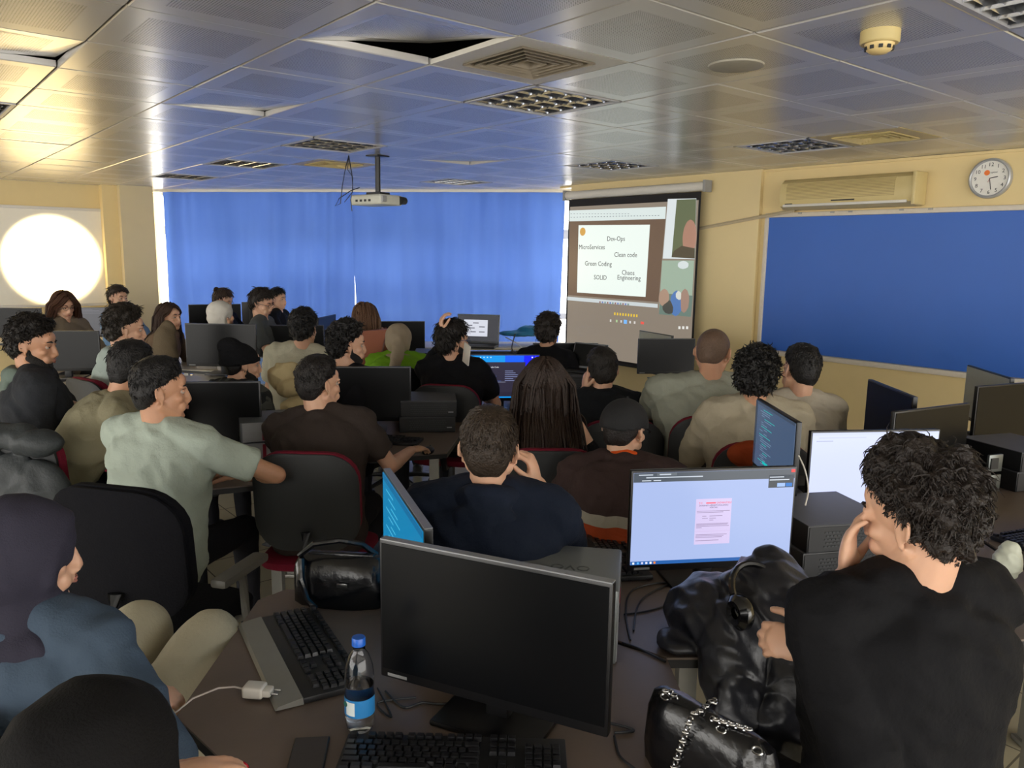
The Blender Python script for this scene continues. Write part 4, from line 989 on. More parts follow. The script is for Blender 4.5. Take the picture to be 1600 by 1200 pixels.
        mb=MB(); mb.tube([hl((sg*.017,.083,.011)),hl((sg*.030,.0860,.0155)),hl((sg*.045,.077,.010))],.0045*s,6); mb.build('eyelid',skinmat(skin),t)
    mb=MB(); mb.tube([hl((-.022,.088,-.060)),hl((-.008,.099,-.0565)),hl((0,.100,-.058)),hl((.008,.099,-.0565)),hl((.022,.088,-.060))],.0042*s,6,taper=[.3,1,.9,1,.3]); mb.tube([hl((-.020,.088,-.062)),hl((0,.0985,-.0665)),hl((.020,.088,-.062))],.0050*s,6,taper=[.3,1,.3]); mb.build('lips',lipm,t)
    if beard:
        mb=MB(); k=beard
        for sg in (-1,1):
            kk=1+(k-1)*.25; mb.cap(hl((sg*.066,.006,-.018)),hl((sg*.058,.006,-.050)),.0085*s*kk,.0165*s*kk); mb.cap(hl((sg*.057,.004,-.050)),hl((sg*.030,.058,-.089)),.0180*s*kk,.0195*s*kk); mb.cap(hl((sg*.028,.058,-.089)),hl((0,.070,-.096)),.0195*s*kk,.0200*s*kk); mb.cap(hl((sg*.058,.026,-.050)),hl((sg*.036,.062,-.070)),.013*s,.013*s); mb.cap(hl((sg*.024,.084,-.051)),hl((0,.0965,-.046)),.006*s,.006*s); mb.ico(hl((0,.080,-.088)),.016*s); mb.cap(hl((sg*.026,.080,-.052)),hl((sg*.026,.070,-.085)),.008*s,.012*s)
        bc=hairc if k>=1 else tuple(int(.50*a_+.50*b_) for a_,b_ in zip(hairc,SK[skin]))
        me=remesh(mb,.006,2); linksm('beard',me,mat('beard_'+'_'.join(map(str,bc)),bc,.8,0,.3,160,bump=.8,bscale=260),t)
    if glasses:
        mb=MB()
        for sg in (-1,1):
            c=Vector((sg*.033,.098,.006)); pts=[hl(c+Vector((.023*math.cos(a),-.004*abs(math.cos(a)),.017*math.sin(a)))) for a in [2*math.pi*i/16 for i in range(17)]]; mb.tube(pts,.0017*s,5); mb.tube([hl((sg*.056,.094,.010)),hl((sg*.080,.07,.010)),hl((sg*.086,-.01,.004))],.0020*s,5)
        mb.tube([hl((-.010,.100,.010)),hl((0,.104,.013)),hl((.010,.100,.010))],.0016*s,5); mb.build('glasses',mat('glasses_frame_%d'%glasses,(20,20,24) if glasses==1 else (40,50,110),.3),t)
    # ---- top garment
    tm=top; inf=.014+loose
    mb=MB(); torso(mb,inf,bel=belly); mb.ico(N-u*.004*s-f*.022,(.084*s+loose,.070*s+loose,.042*s+loose*.5),B,sub=3)
    cuffs=[]
    for k,(a,e,w_) in enumerate(arms):
        if bare: break
        if sleeve=='short':
            q=a.lerp(e,.66); mb.cap(a,a.lerp(e,.3),.062*s+loose,.061*s+loose); mb.cone(a.lerp(e,.2),q,.062*s+loose,.060*s+loose,20)
        else:
            q=e.lerp(w_,.95 if sleeve=='long' else .45); mb.cap(a,e,.060*s+loose,.053*s+loose); md=e.lerp(w_,.5) if sleeve=='long' else e.lerp(w_,.25)
            mb.cap(e,md,.053*s+loose,.047*s+loose*.8); mb.cone(md,q,.047*s+loose*.8,.036*s+loose*.5,18); d_=(q-e).normalized(); mb.cone(q-d_*.045,q-d_*.004,.039*s+loose*.5,.041*s+loose*.3,18)
    if collar=='tee':
        pts=[]
        for i in range(17):
            a=2*math.pi*i/16; pts.append(N+u*(.012)+r*.068*s*math.cos(a)+f*(.062*s*math.sin(a)+.004)-u*.022*max(0,math.sin(a)))
        for p,q in zip(pts,pts[1:]): mb.cap(p,q,.010,.010,sub=1)
    elif collar=='stand':
        for hh in (.006,.022,.036):
            for i in range(16):
                a,b_=2*math.pi*i/16,2*math.pi*(i+1)/16; g=lambda a:N+un*hh+r*.064*s*math.cos(a)+f*(.062*s*math.sin(a)+.004)
                mb.cap(g(a),g(b_),.010,.010,sub=1)
    if bare:
        mb=MB()
        prof=[(-.10,.165,.12),(0,.180,.135),(.1,.165,.125),(.2,.155,.12),(.28,.168,.13),(.345,.185,.135),(.365,.178,.128)]
        mb.rings([[Hp+u*(h*s+.055*math.cos(a)*(1 if h>.3 else 0))+r*(math.cos(a)*w_*s)+f*(math.sin(a)*d_*s) for a in [2*math.pi*i/28 for i in range(28)]] for h,w_,d_ in prof])
        a,e,w_=arms[0]; mb.cap(a.lerp(e,.35),e,.052*s,.048*s); mb.cap(e,e.lerp(w_,.8),.048*s,.036*s); a,e,w_=arms[1]; mb.cap(a.lerp(e,.42),e,.052*s,.048*s); mb.cap(e,e.lerp(w_,.8),.048*s,.036*s)
    vg=.0085 if near else .012
    me=remesh(mb,vg,4,.5); fold(me,(.010 if not loose else .015)*foldamp,10 if near else 9,seed); top_o=linksm({'tee':'shirt','stand':'shirt'}.get(collar,'jacket') if not hood else 'hoodie',me,tm,t)
    if hood:
        mb=MB(); 
        for i in range(14):
            a=R(-60+300*i/13-90+0); a=R(-200+ (220/13)*i) 
        pts=[]
        for i in range(15):
            a=R(-210+240*i/14); back=max(0,-math.sin(a)); pts.append((N+u*(.018+.004*back)-u*.02*max(0,math.sin(a))+r*.088*s*math.cos(a)+f*(.085*s*math.sin(a)-.012*back),.022+.018*back))
        for (p,ra),(q,rb) in zip(pts,pts[1:]): mb.cap(p,q,ra*s,rb*s)
        mb.ico(N-u*.055*s-f*.105*s,(.10*s,.035*s,.075*s),B,sub=3)
        me=remesh(mb,vg,4); fold(me,.008,14,seed+3); linksm('hood',me,top2 or tm,t)
    if collar=='shirtcollar' or (top2 and not hood and collar!='tee'):
        mb=MB()
        for i in range(16):
            a,b_=R(-250+340*i/16),R(-250+340*(i+1)/16); g=lambda a,h:N+un*(.004+h)+r*(.066+.012*(1-h/.04))*s*math.cos(a)+f*((.064+.012*(1-h/.04))*s*math.sin(a)+.004)-u*.02*max(0,math.sin(a))
            for h in (0,.018,.034): mb.cap(g(a,h),g(b_,h),colr,colr,sub=1)
        me=remesh(mb,.006 if near else .008,2); linksm('collar',me,top2 or tm,t)
    # ---- trousers and shoes
    mb=MB(); lg=legs_(mb,.006+plo); me=remesh(mb,.012,4); fold(me,.006,8,seed+9); linksm('trousers',me,pants or cloth('black_trousers',(22,22,26)),t)
    for kn_,an in lg:
        mb=MB(); a=Vector((an.x,an.y,.045)); mb.cap(a+Vector((0,-.04,-.005)),a+Vector((0,.12,-.012)),.040,.034); mb.ico(a+Vector((0,.03,.02)),(.038,.07,.045)); mb.box(a+Vector((0,.04,-.040)),(.085,.25,.012)); me=remesh(mb,.009,2); linksm('shoe',me,shoes or mat('dark_shoe',(30,30,34),.6),t)
    # ---- hair / headwear
    hm=hairmat(hairc)
    if style and not hijab:
        def ex(m_):
            if bun:
                for _ in range(90):
                    d=Vector((rnd.gauss(0,1),rnd.gauss(0,1),rnd.gauss(0,1))).normalized(); c=Vector((0,-.115,.085)); p=c+d*.027; g=d.cross(Vector((0,1,.3))).normalized()
                    m_.tube([p,p+g*.012+d*.003,p+g*.022-d*.004],.0035,3)
                m_.ico(Vector((0,-.115,.085)),.028)
        if longh: 
            shs=[(N-u*.10+r*0,(.20*s,.135*s,.13*s)),(sh[0],(.075,.075,.075)),(sh[1],(.075,.075,.075)),(Hp+u*.3,(.185*s,.15*s,.25*s)),(N+u*.04,(.068,.068,.10))]
            long_hair(t,H,hm,rnd,shoulder=shs,**longh)
        else:
            st=dict(STY[style]) if isinstance(style,str) else style
            if cap: st=dict(STY['short'],top=0,thick=.003,len=.012)
            hair(t,H,st,hm,rnd,n=nh,near=near,extra=ex if bun else None,seed=seed)
    if hijab:
        mb=MB(); E2=lambda c,rr,rot=None: mb.ico(hl(c),(rr[0]*s,rr[1]*s,rr[2]*s),Hr if rot is None else Hr@rot,sub=4)
        E2((0,-.016,.030),(.101,.114,.106)); E2((0,-.030,-.02),(.099,.098,.09)); E2((0,.004,-.088),(.080,.080,.064)); E2((0,.004,-.04),(.088,.066,.075))
        mb.cap(hl((0,-.02,-.08)),N+u*.0,.078*s,.10*s); mb.ico(N-u*.02,(.165*s,.115*s,.055*s),B,sub=3); mb.ico(N-u*.06-f*.03,(.13*s,.10*s,.08*s),B,sub=3)
        pr=None
        for i in range(25):
            a=2*math.pi*i/24; q=Vector((.070*math.cos(a),.058+.016*math.sin(a)-.010*abs(math.cos(a)),-.008+.092*math.sin(a)))
            if pr is not None: mb.cap(hl(pr),hl(q),.016*s,.016*s,sub=1)
            pr=q
        if hijab.get('tail'):
            tx_=hijab['tail']; p0=hl((.02,-.10,-.02)); mb.cap(p0,N-u*.06-f*.13+r*.0,.05*s,.050*s); mb.cap(N-u*.06-f*.13,N-u*.24-f*.15+r*tx_,.046*s,.036*s)
        me=remesh(mb,.008 if near else .010,5); fold(me,.006,13,seed+2,(1,1,1)); linksm('headscarf',me,hijab['m'],t)
    if cap=='beanie':
        mb=MB(); mb.ico(hl((0,-.030,.044)),(.096*s,.118*s,.088*s),Hr@Matrix.Rotation(R(-14),3,'X'),sub=4); mb.ico(hl((0,-.085,.10)),(.075*s,.07*s,.06*s),Hr,sub=3)
        mb.bm.normal_update(); bmesh.ops.bisect_plane(mb.bm,geom=mb.bm.verts[:]+mb.bm.edges[:]+mb.bm.faces[:],plane_co=hl((0,0,.012)),plane_no=Hr@Vector((0,.25,-1)),clear_outer=True)
        for i in range(28):
            a,b_=2*math.pi*i/28,2*math.pi*(i+1)/28; g=lambda a:hl((.090*math.cos(a),-.022+.104*math.sin(a),.022+.02*math.sin(a)))
            mb.cap(g(a),g(b_),.013*s,.013*s,sub=1)
        bmesh.ops.holes_fill(mb.bm,edges=mb.bm.edges[:],sides=0)
        me=remesh(mb,.006,3); fold(me,.004,16,seed); linksm('beanie',me,mat('black_knit',(24,24,26),.95,0,.15,60,bump=.5,bscale=120,spec=.1),t)
    if cap=='cap':
        mb=MB(); q=bmesh.ops.create_icosphere(mb.bm,subdivisions=5,radius=1); bmesh.ops.delete(mb.bm,geom=[v for v in mb.bm.verts if v.co.z<-.10-.22*max(0,-v.co.y)],context='VERTS')
        for v in mb.bm.verts: d=Vector(v.co); v.co=HC+Vector((d.x*.094,d.y*.114,d.z*.104-.004))
        o=mb.build('baseball_cap',mat('black_cap_cloth',(16,16,18),.8,0,.1,30,bump=.2,bscale=150),t,M=H); sm=o.modifiers.new('s','SOLIDIFY'); sm.thickness=.004
        mb=MB(); rs=[]
        for j in range(6):
            v_=j/5; rs.append([H@Vector((x*(.075-.02*v_*v_),.085+.075*v_*math.sqrt(max(0,1-(x*.95)**2)),.030-.012*v_-.02*x*x)) for x in [-1+2*i/14 for i in range(15)]])
        mb.rings(rs,close=False,caps=False); o2=mb.build('brim',mat('black_cap_cloth',(16,16,18)),o); sm=o2.modifiers.new('s','SOLIDIFY'); sm.thickness=.004
        MB().ico(hl((0,-.012,.132)),.006).build('button',mat('black_cap_cloth',(16,16,18)),o)
    PERS.append((t,root,yaw,hipz,label)); return t
PERS=[]
# ================================================================ chairs
maroon=mat('maroon_chair_fabric',(112,26,44),.85,0,.1,40,bump=.3,bscale=120,spec=.15)
grey_back=mat('chair_shell_black',(30,32,33),.6,0,.06,30,bump=.08,bscale=200)
black_fab=mat('black_chair_fabric',(20,20,24),.9,0,.15,50,bump=.3,bscale=150,spec=.1)
def rrect(w,h,r_,n=7):
    pts=[]
    for cx,cz,a0 in ((w/2-r_,h/2-r_,0),(-w/2+r_,h/2-r_,90),(-w/2+r_,-h/2+r_,180),(w/2-r_,-h/2+r_,270)):
        for i in range(n): a=R(a0+90*i/(n-1)); pts.append((cx+r_*math.cos(a),cz+r_*math.sin(a)))
    return pts
def chair_build(pad,shell,arm=False):
    t=empty('office_chair',(0,0,0))
    def plate(y0,y1,w,h,r_,zc,inset,m,name,curve=.035):
        rs=[]
        for y,k in ((y0,inset),(y0+(y1-y0)*.25,0),(y0+(y1-y0)*.8,0),(y1,inset)):
            rs.append([Vector((x,y+curve*(x/(w/2))**2*1.0-.03*((z)/(h/2))*.6,zc+z)) for x,z in rrect(w-2*k,h-2*k,r_)])
        mb=MB(); mb.rings(rs); return mb.build(name,m,t)
    plate(-.235,-.215,.45,.43,.13,.745,.012,shell,'back_shell'); plate(-.213,-.165,.445,.425,.13,.750,.02,pad,'backrest')
    mb=MB(); rs=[]
    for z,k in ((.425,.02),(.437,0),(.465,0),(.482,.025)): rs.append([Vector((x,y+.02,z)) for x,y in rrect(.46-2*k,.44-2*k,.10)])
    mb.rings(rs); mb.build('seat',pad,t)
    mb=MB(); mb.tube([Vector((0,-.225,.62)),Vector((0,-.25,.50)),Vector((0,-.20,.42)),Vector((0,-.05,.405))],.022,8); mb.build('back_bracket',black_pl,t)
    mb=MB(); mb.cone((0,0,.10),(0,0,.42),.024,.024,14); mb.cone((0,0,.07),(0,0,.13),.04,.035,14); mb.bbox((0,0,.415),(.16,.2,.02)); mb.build('gas_post',black_pl,t)
    for k in range(5):
        a=R(72*k+18); d=Vector((math.cos(a),math.sin(a),0)); mb=MB(); mb.tube([d*.03+Vector((0,0,.10)),d*.16+Vector((0,0,.095)),d*.28+Vector((0,0,.075))],.018,8,taper=[1.2,1,.8]); l=mb.build('leg',black_pl,t)
        mb=MB(); c=d*.285+Vector((0,0,.028)); n_=d.cross(Vector((0,0,1))); mb.cone(c-n_*.02,c+n_*.02,.027,.027,14); mb.cone(d*.285+Vector((0,0,.03)),d*.285+Vector((0,0,.07)),.010,.010,8); mb.build('caster',black_pl,l)
    if arm:
        for sg in (-1,1):
            mb=MB(); mb.tube([Vector((sg*.22,.05,.44)),Vector((sg*.27,.05,.46)),Vector((sg*.275,.03,.62))],.014,8); mb.bbox((sg*.275,.02,.64),(.055,.27,.03),bev=.012); mb.build('armrest',mat('armrest_grey',(92,90,84),.5),t)
    return t
def atd(px,py,d):
    r=ray(px,py); return r*d+Vector((0,0,CAM_H))
BLK=(22,20,20); DBR=(40,30,25); MBR=(62,44,32)
c_black=cloth('black_sweatshirt',(15,15,19)); c_navy=cloth('navy_hoodie_cloth',(24,32,48)); c_denim=cloth('blue_denim',(66,80,96),bscale=200)
c_bbig=cloth('black_shirt_cloth',(11,11,14)); c_jean=cloth('blue_jeans',(62,94,120),bscale=220); c_cream=cloth('cream_trousers',(178,170,146))
# foreground
person('person with dark headscarf and blue denim jacket seated at the left edge, cream trousers',atd(40,868,1.74),-14,-60,-6,near=True,skin='light',hijab=dict(m=cloth('dark_plum_headscarf',(48,46,58),bscale=260)),style=None,top=c_denim,sleeve='long',collar='shirtcollar',loose=.012,pants=c_cream,Rh=atd(190,1098,1.80),Lh=atd(120,1120,1.95),Rf=(.75,.5,-.10),Rc=.5,seed=3,vox=.006,kn=(.10,.13),kz=.26,kl=.50,plo=.028,lean=5)
person('person in a black hood seated right below the camera, red fingernails at the desk edge',atd(150,1222,1.0),-8,-8,-8,near=True,skin='light',hijab=dict(m=cloth('black_headscarf',(12,11,12),bscale=260)),style=None,top=c_bbig,sleeve='long',loose=.01,Rh=atd(228,1236,1.16),Rf=(.9,.45,.0),Rc=.35,nails=True,seed=5,vox=.006)
person('man in pale grey-green polo shirt leaning on the desk with his right elbow',atd(252,612,3.12),-14,-62,-4,near=True,skin='mid',hairc=BLK,style='shortdense',nh=2600,top=cloth('pale_green_polo',(158,168,156)),sleeve='short',collar='stand',wd=1.10,side=4,Lh=Vector((-1.75,3.75,.79)),Re=atd(433,742,3.25),Rh=atd(345,742,3.5),Rf=(-.9,.4,0),seed=7,loose=.006)
person('man in khaki tee shirt bent forward between the bearded man and the polo shirt man',atd(206,578,3.65),-64,-30,-14,near=True,skin='mid',hairc=BLK,style='shortdense',nh=1800,top=cloth('khaki_tee',(132,126,102)),lean=42,seed=8,loose=.006,Lh=Vector((-1.9,4.1,.80)),Rh=Vector((-1.6,4.0,.80)))
person('bearded man in a dark jacket and grey hood, in profile at the left edge',atd(52,540,3.75),-62,-80,-8,near=True,skin='mid',hairc=(26,22,19),style='textured',nh=2400,top=cloth('charcoal_jacket',(44,46,50)),top2=cloth('grey_green_hood',(98,110,102)),hood=True,sleeve='long',loose=.016,beard=1.1,Rh=atd(92,628,3.85),Rf=(.8,.4,-.3),Rc=.9,seed=11,wd=1.1)
person('man in pale mint hoodie resting his chin on a fist',atd(196,515,4.5),-35,-58,-6,near=True,skin='light',hairc=(38,32,26),style='textured',nh=2000,top=cloth('pale_mint_hoodie',(158,170,164)),hood=True,sleeve='long',loose=.014,Rh=atd(240,578,4.66),Rf=(-.45,-.1,1),Rn=(-.9,.3,0),Rc=1.5,Rp=(.2,.5,-1),seed=12)
person('man in brown tee shirt with his hand on a mouse',atd(499,601,3.66),-2,-42,-3,side=-5,near=True,skin='light',hairc=(26,22,20),style='shortdense',nh=2800,top=cloth('dark_brown_tee',(54,46,42)),sleeve='short',wd=1.1,Re=atd(606,722,3.72),Rh=atd(643,703,4.0),Rf=(.45,.85,-.05),Rn=(0,0,-1),Rc=.35,Lh=Vector((-.95,4.0,.79)),seed=13,loose=.006,vox=.0055,lean=22)
person('man with cropped hair in navy hoodie, seen from behind, hand at his cheek',atd(765,703,2.36),-4,-6,-6,near=True,skin='light',hairc=(46,36,27),style='short',nh=3600,top=c_navy,hood=True,sleeve='long34',loose=.020,wd=1.08,pants=c_jean,Re=atd(872,835,2.45),Rh=atd(842,757,2.48),Rf=(-.35,.0,1),Rn=(-1,.2,0),Rc=.9,Lh=atd(690,830,2.75),seed=15,vox=.0055)
person('woman with long straight brown hair and bare shoulders in a black top',atd(850,602,3.80),2,2,-2,near=True,skin='light',hairc=(44,31,24),style='short',longh=dict(L=.50,n=700,w=.0055,vol=.014,seed=2),top=c_black,bare=True,sleeve='none',collar=None,seed=16,wd=.88)
person('man in black zip jacket resting his head on his left hand',atd(940,580,4.45),6,8,-6,near=True,skin='light',hairc=(34,30,27),style='shortdense',nh=2000,top=cloth('black_zip_jacket',(24,27,31)),collar='stand',sleeve='long',loose=.014,wd=1.08,Le=atd(893,650,4.5),Lh=atd(912,610,4.45),Lf=(.15,.1,1),Ln=(1,.2,0),Lc=1.2,Lp=(-1,.1,-.7),seed=17)
def stripes(name):
    m=cloth(name,(58,44,42)); nt=m.node_tree; N=nt.nodes; L=nt.links; b=N['Principled BSDF']
    tc=N.new('ShaderNodeTexCoord'); sp=N.new('ShaderNodeSeparateXYZ'); L.new(tc.outputs['Object'],sp.inputs[0]); cr=N.new('ShaderNodeValToRGB'); cr.color_ramp.interpolation='CONSTANT'
    e=cr.color_ramp.elements; e[0].position=0; e[0].color=lin((150,62,28)); e[1].position=.79; e[1].color=lin((150,144,130))
    q=e.new(.825); q.color=lin((58,44,42)); L.new(sp.outputs['Z'],cr.inputs[0]); L.new(cr.outputs[0],b.inputs['Base Color']); return m
person('man in a black baseball cap and brown jacket with cream and orange bands',atd(976,672,3.2),-8,-38,-12,near=True,skin='light',hairc=(30,24,22),style='short',cap='cap',nh=700,top=stripes('brown_orange_striped_jacket'),top2=cloth('orange_collar_cloth',(206,84,28)),collar='shirtcollar',colr=.019,sleeve='long',loose=.018,wd=1.05,seed=18)
person('heavy man with shaved head in grey tee shirt with patterned sleeves',atd(1114,553,4.05),-6,-28,-22,near=True,skin='mid',hairc=(92,72,58),style='buzz',nh=2600,top=cloth('grey_tee_shirt',(146,148,134)),sleeve='short',wd=1.42,belly=.05,s=1.04,Lh=Vector((.82,4.55,.80)),Rh=Vector((1.35,4.6,.80)),Lp=(-1,-.1,-.3),seed=19,loose=.012)
person('curly black haired person in a cream fleece jacket',atd(1182,592,3.72),-4,-24,-8,near=True,skin='mid',hairc=(20,18,17),style='curly',nh=2600,top=cloth('cream_fleece_jacket',(172,162,140)),top2=cloth('cream_fleece_jacket',(172,162,140)),collar='shirtcollar',hood=False,sleeve='long',loose=.024,wd=1.08,pants=c_jean,seed=20)
person('man with short black hair in off-white shirt below the blue board',atd(1250,580,3.98),4,14,-8,htilt=8,near=True,skin='light',hairc=BLK,style='shortdense',nh=2400,top=cloth('off_white_shirt',(176,168,152)),collar='stand',sleeve='short',loose=.008,wd=1.05,seed=21)
person('wavy haired man in black resting his cheek on his hand, nearest at right',atd(1432,808,1.56),16,38,-12,htilt=-6,near=True,skin='light',hairc=(32,25,21),style='wavy',nh=7500,top=c_bbig,collar='shirtcollar',top2=c_bbig,sleeve='long',loose=.012,wd=1.10,s=1.0,Rh=atd(1318,905,1.62),Rf=(.12,.12,1),Rn=(.85,-.5,.1),Rc=.35,Rp=(.2,.3,-1),Le=atd(1330,1120,1.50),Lh=atd(1280,1012,1.66),Lf=(-.85,.35,.0),Ln=(.5,.6,-.5),Lc=.75,Lp=(-.3,-.4,-.9),seed=22,vox=.0048)
# middle rows
def far(label,head,yaw,hyaw,**k):
    k.setdefault('near',False); k.setdefault('nh',500); return person(label,head,yaw,hyaw,**k)
plaid=cloth('dark_plaid_jacket',(46,48,48))
nt=plaid.node_tree; tc=nt.nodes.new('ShaderNodeTexCoord'); br=nt.nodes.new('ShaderNodeTexBrick'); br.offset=0; br.inputs['Scale'].default_value=1; br.inputs['Brick Width'].default_value=.09; br.inputs['Row Height'].default_value=.09; br.inputs['Mortar Size'].default_value=.012
br.inputs['Color1'].default_value=lin((40,42,44)); br.inputs['Color2'].default_value=lin((30,32,34)); br.inputs['Mortar'].default_value=lin((78,80,76)); mp=nt.nodes.new('ShaderNodeMapping'); mp.inputs['Rotation'].default_value=(R(90),0,0)
nt.links.new(tc.outputs['Object'],mp.inputs[0]); nt.links.new(mp.outputs[0],br.inputs[0]); nt.links.new(br.outputs[0],nt.nodes['Principled BSDF'].inputs['Base Color'])
person('person in a black knitted beanie and dark plaid jacket',atd(380,570,4.7),-30,-58,-6,near=True,skin='light',hairc=BLK,style='short',cap='beanie',nh=500,top=plaid,sleeve='long',loose=.018,beard=1,seed=23,collar='stand')
person('man with spiky dark hair in a cream long tee shirt, seen from behind',atd(475,515,5.3),-4,-8,-4,near=True,skin='light',hairc=BLK,style='textured',nh=1500,top=cloth('cream_tee',(186,182,160)),sleeve='short',loose=.012,wd=1.08,seed=24,side=6)
person('man with curly black hair in profile beside the orange-brown bag',atd(544,540,4.7),-20,-66,-4,near=True,skin='light',hairc=BLK,style='curly',nh=1800,top=c_black,seed=25,beard=1)
person('person in bright green jacket and beige headscarf, seen from behind',atd(623,532,6.25),4,-2,-6,near=True,skin='light',style=None,hijab=dict(m=cloth('beige_headscarf',(148,134,114),bscale=200),tail=-.03),top=cloth('bright_green_corduroy',(110,158,34),bscale=160),sleeve='long',loose=.016,seed=26,wd=1.05)
person('man in glasses and black tee shirt with a hand raised behind his head',atd(708,532,5.15),-8,-58,-2,near=True,skin='light',hairc=(30,26,24),style='mop',nh=1500,top=c_black,sleeve='short',glasses=2,beard=1,Lh=atd(688,520,5.1),Lf=(.1,0,1),Ln=(.9,.2,0),Lc=.6,Lp=(-.2,.6,-1),seed=27,loose=.01)
far('dark haired person half hidden behind a silver laptop by the projection screen',atd(857,519,6.1),-20,-20,hairc=(30,24,20),style='curly',top=c_black,seed=28,nh=700,lean=25)
far('woman with long brown hair resting her cheek on her hand, facing the screen',atd(265,496,7.15),-95,-104,skin='light',hairc=(58,40,30),longh=dict(L=.40,n=380,w=.007,vol=.012,fwd=-.2),top=cloth('taupe_sweater',(118,98,80)),sleeve='long',Rh=atd(268,536,7.0),Rf=(-.1,-.1,1),Rn=(0,1,.1),Rc=.3,Rp=(.4,-.6,-.7),seed=30,hpitch=0,vox=.007)
far('woman with brown fringe and glasses at the far left, looking down',atd(100,478,7.45),-112,-122,skin='light',hairc=(70,44,30),longh=dict(L=.38,n=380,w=.007,vol=.016,fwd=.1),top=cloth('grey_beige_sweater',(120,108,92)),sleeve='long',glasses=1,hpitch=-16,seed=31,vox=.007)
far('young man in light blue shirt behind the monitor with faint text',atd(185,466,8.3),-105,-116,skin='light',hairc=(50,40,32),style='mop',top=cloth('light_blue_shirt',(110,142,178)),sleeve='long',seed=32,hpitch=-4,vox=.007)
far('person with hair in a bun whose head shows above the far dark monitor',atd(349,470,8.9),-95,-100,skin='light',hairc=(52,38,30),style='mop',bun=True,glasses=1,top=c_black,seed=33,hpitch=-20,vox=.008)
far('person in a white headscarf in front of the blue curtain',atd(346,493,7.15),-80,-88,skin='light',style=None,hijab=dict(m=cloth('white_headscarf',(206,202,192),bscale=200)),top=cloth('pale_top',(170,164,156)),sleeve='long',seed=34,vox=.007)
far('boy with dark tousled hair and glasses in a grey tee shirt, looking down',atd(409,474,7.2),-88,-100,skin='light',hairc=(36,30,26),style='mop',glasses=1,top=cloth('slate_grey_tee',(82,86,88)),seed=35,hpitch=-18,vox=.007,lean=6,nh=700)
far('dark haired head against the curtain, just right of the boy in glasses',atd(434,468,9.3),-95,-105,skin='light',hairc=BLK,style='mop',top=c_black,seed=36,vox=.009)
far('woman with long light brown hair falling over her face, fixing a brown bag',atd(571,497,7.0),-30,-38,skin='light',hairc=(92,64,44),longh=dict(L=.34,n=380,w=.007,vol=.014,fwd=.3),top=cloth('rust_sweater',(134,84,62)),sleeve='long',hpitch=-24,seed=37,Rh=atd(596,515,7.1),vox=.008)
# chairs under everybody whose chair can show
CH=[chair_build(maroon,grey_back),chair_build(black_fab,black_fab,True)]
cu=[0,0]
CHL=[('person with dark headscarf',1,'dark chair with grey armrests under the person in the denim jacket'),('man in pale grey-green',1,'large rounded black chair back behind the man in the pale polo shirt'),('man in khaki',0,'chair with a grey jacket hung over it behind the man in khaki'),('man in pale mint',0,'maroon padded chair behind the man in the mint hoodie'),('man in brown tee',0,'black shelled chair with maroon edge behind the man in the brown tee'),('man with cropped',0,'chair under the man in the navy hoodie'),
('woman with long straight',0,'black shelled chair with maroon edge behind the long haired woman'),('man in black zip',0,'chair with maroon edge behind the man in the black zip jacket'),('heavy man',0,'chair with maroon edge behind the heavy man in grey'),('curly black haired',0,'chair with maroon edge behind the cream fleece jacket'),('person in bright green',1,'dark grey chair behind the person in green'),('man in glasses and',0,'red topped chair behind the man in glasses and black tee'),]
for (t,root,yaw,hipz,label) in PERS:
    for pre,kind,cl in CHL:
        if label.startswith(pre):
            o=CH[kind] if not cu[kind] else copy_tree(CH[kind]); cu[kind]=1
            o.location=(root.x,root.y,0); 
            o.rotation_euler=(0,0,yaw); o.scale=(1,1,1); dz=hipz-.545
            for ch in [x for x in bpy.data.objects if x.parent==o]:
                n=ch.name.split('.')[0]
                if n in('back_shell','backrest','seat','back_bracket','armrest'): ch.location.z=dz
                if n=='gas_post': ch.scale.z=1+dz/.42
            if pre=='man in pale grey-green': o.location=(-1.24,2.66,-.0); o.scale=(1.12,1.0,1.05)
            if pre=='man in khaki': o.location=(-2.05,3.42,0); o.rotation_euler=(0,0,R(-15)); o.scale=(1.0,1,.93)
            tag(o,cl,'chair','office chairs'); break
# ---------------------------------------------------------------- loose cloth things
def clothpile(name,blobs,m,label,cat,vox=.010,amp=.010,sc=12,seed=1,cut=None):
    c=sum((Vector(b[0]) for b in blobs),Vector())/len(blobs); z0=min(b[0][2]-b[1][2] for b in blobs); o_=Vector((c.x,c.y,z0))
    mb=MB()
    for b in blobs: mb.ico(Vector(b[0])-o_,b[1],Matrix.Rotation(R(b[2]),3,'Z')@Matrix.Rotation(R(b[3]),3,'X') if len(b)>3 else None,sub=3)
    me=remesh(mb,vox,3); fold(me,amp,sc,seed)
    if cut is not None:
        for v in me.vertices:
            if cut(v.co+o_): v.co.z=max(v.co.z,cut(v.co+o_)-z0)
    me.materials.append(m); me.polygons.foreach_set('use_smooth',[True]*len(me.polygons))
    o=bpy.data.objects.new(name,me); COL.objects.link(o); o.location=o_; return tag(o,label,cat)
shiny=mat('black_shiny_jacket',(32,33,40),.36,0,.15,10,bump=.3,bscale=22,spec=.5)
J=lambda x,y,z:(x,y,z)
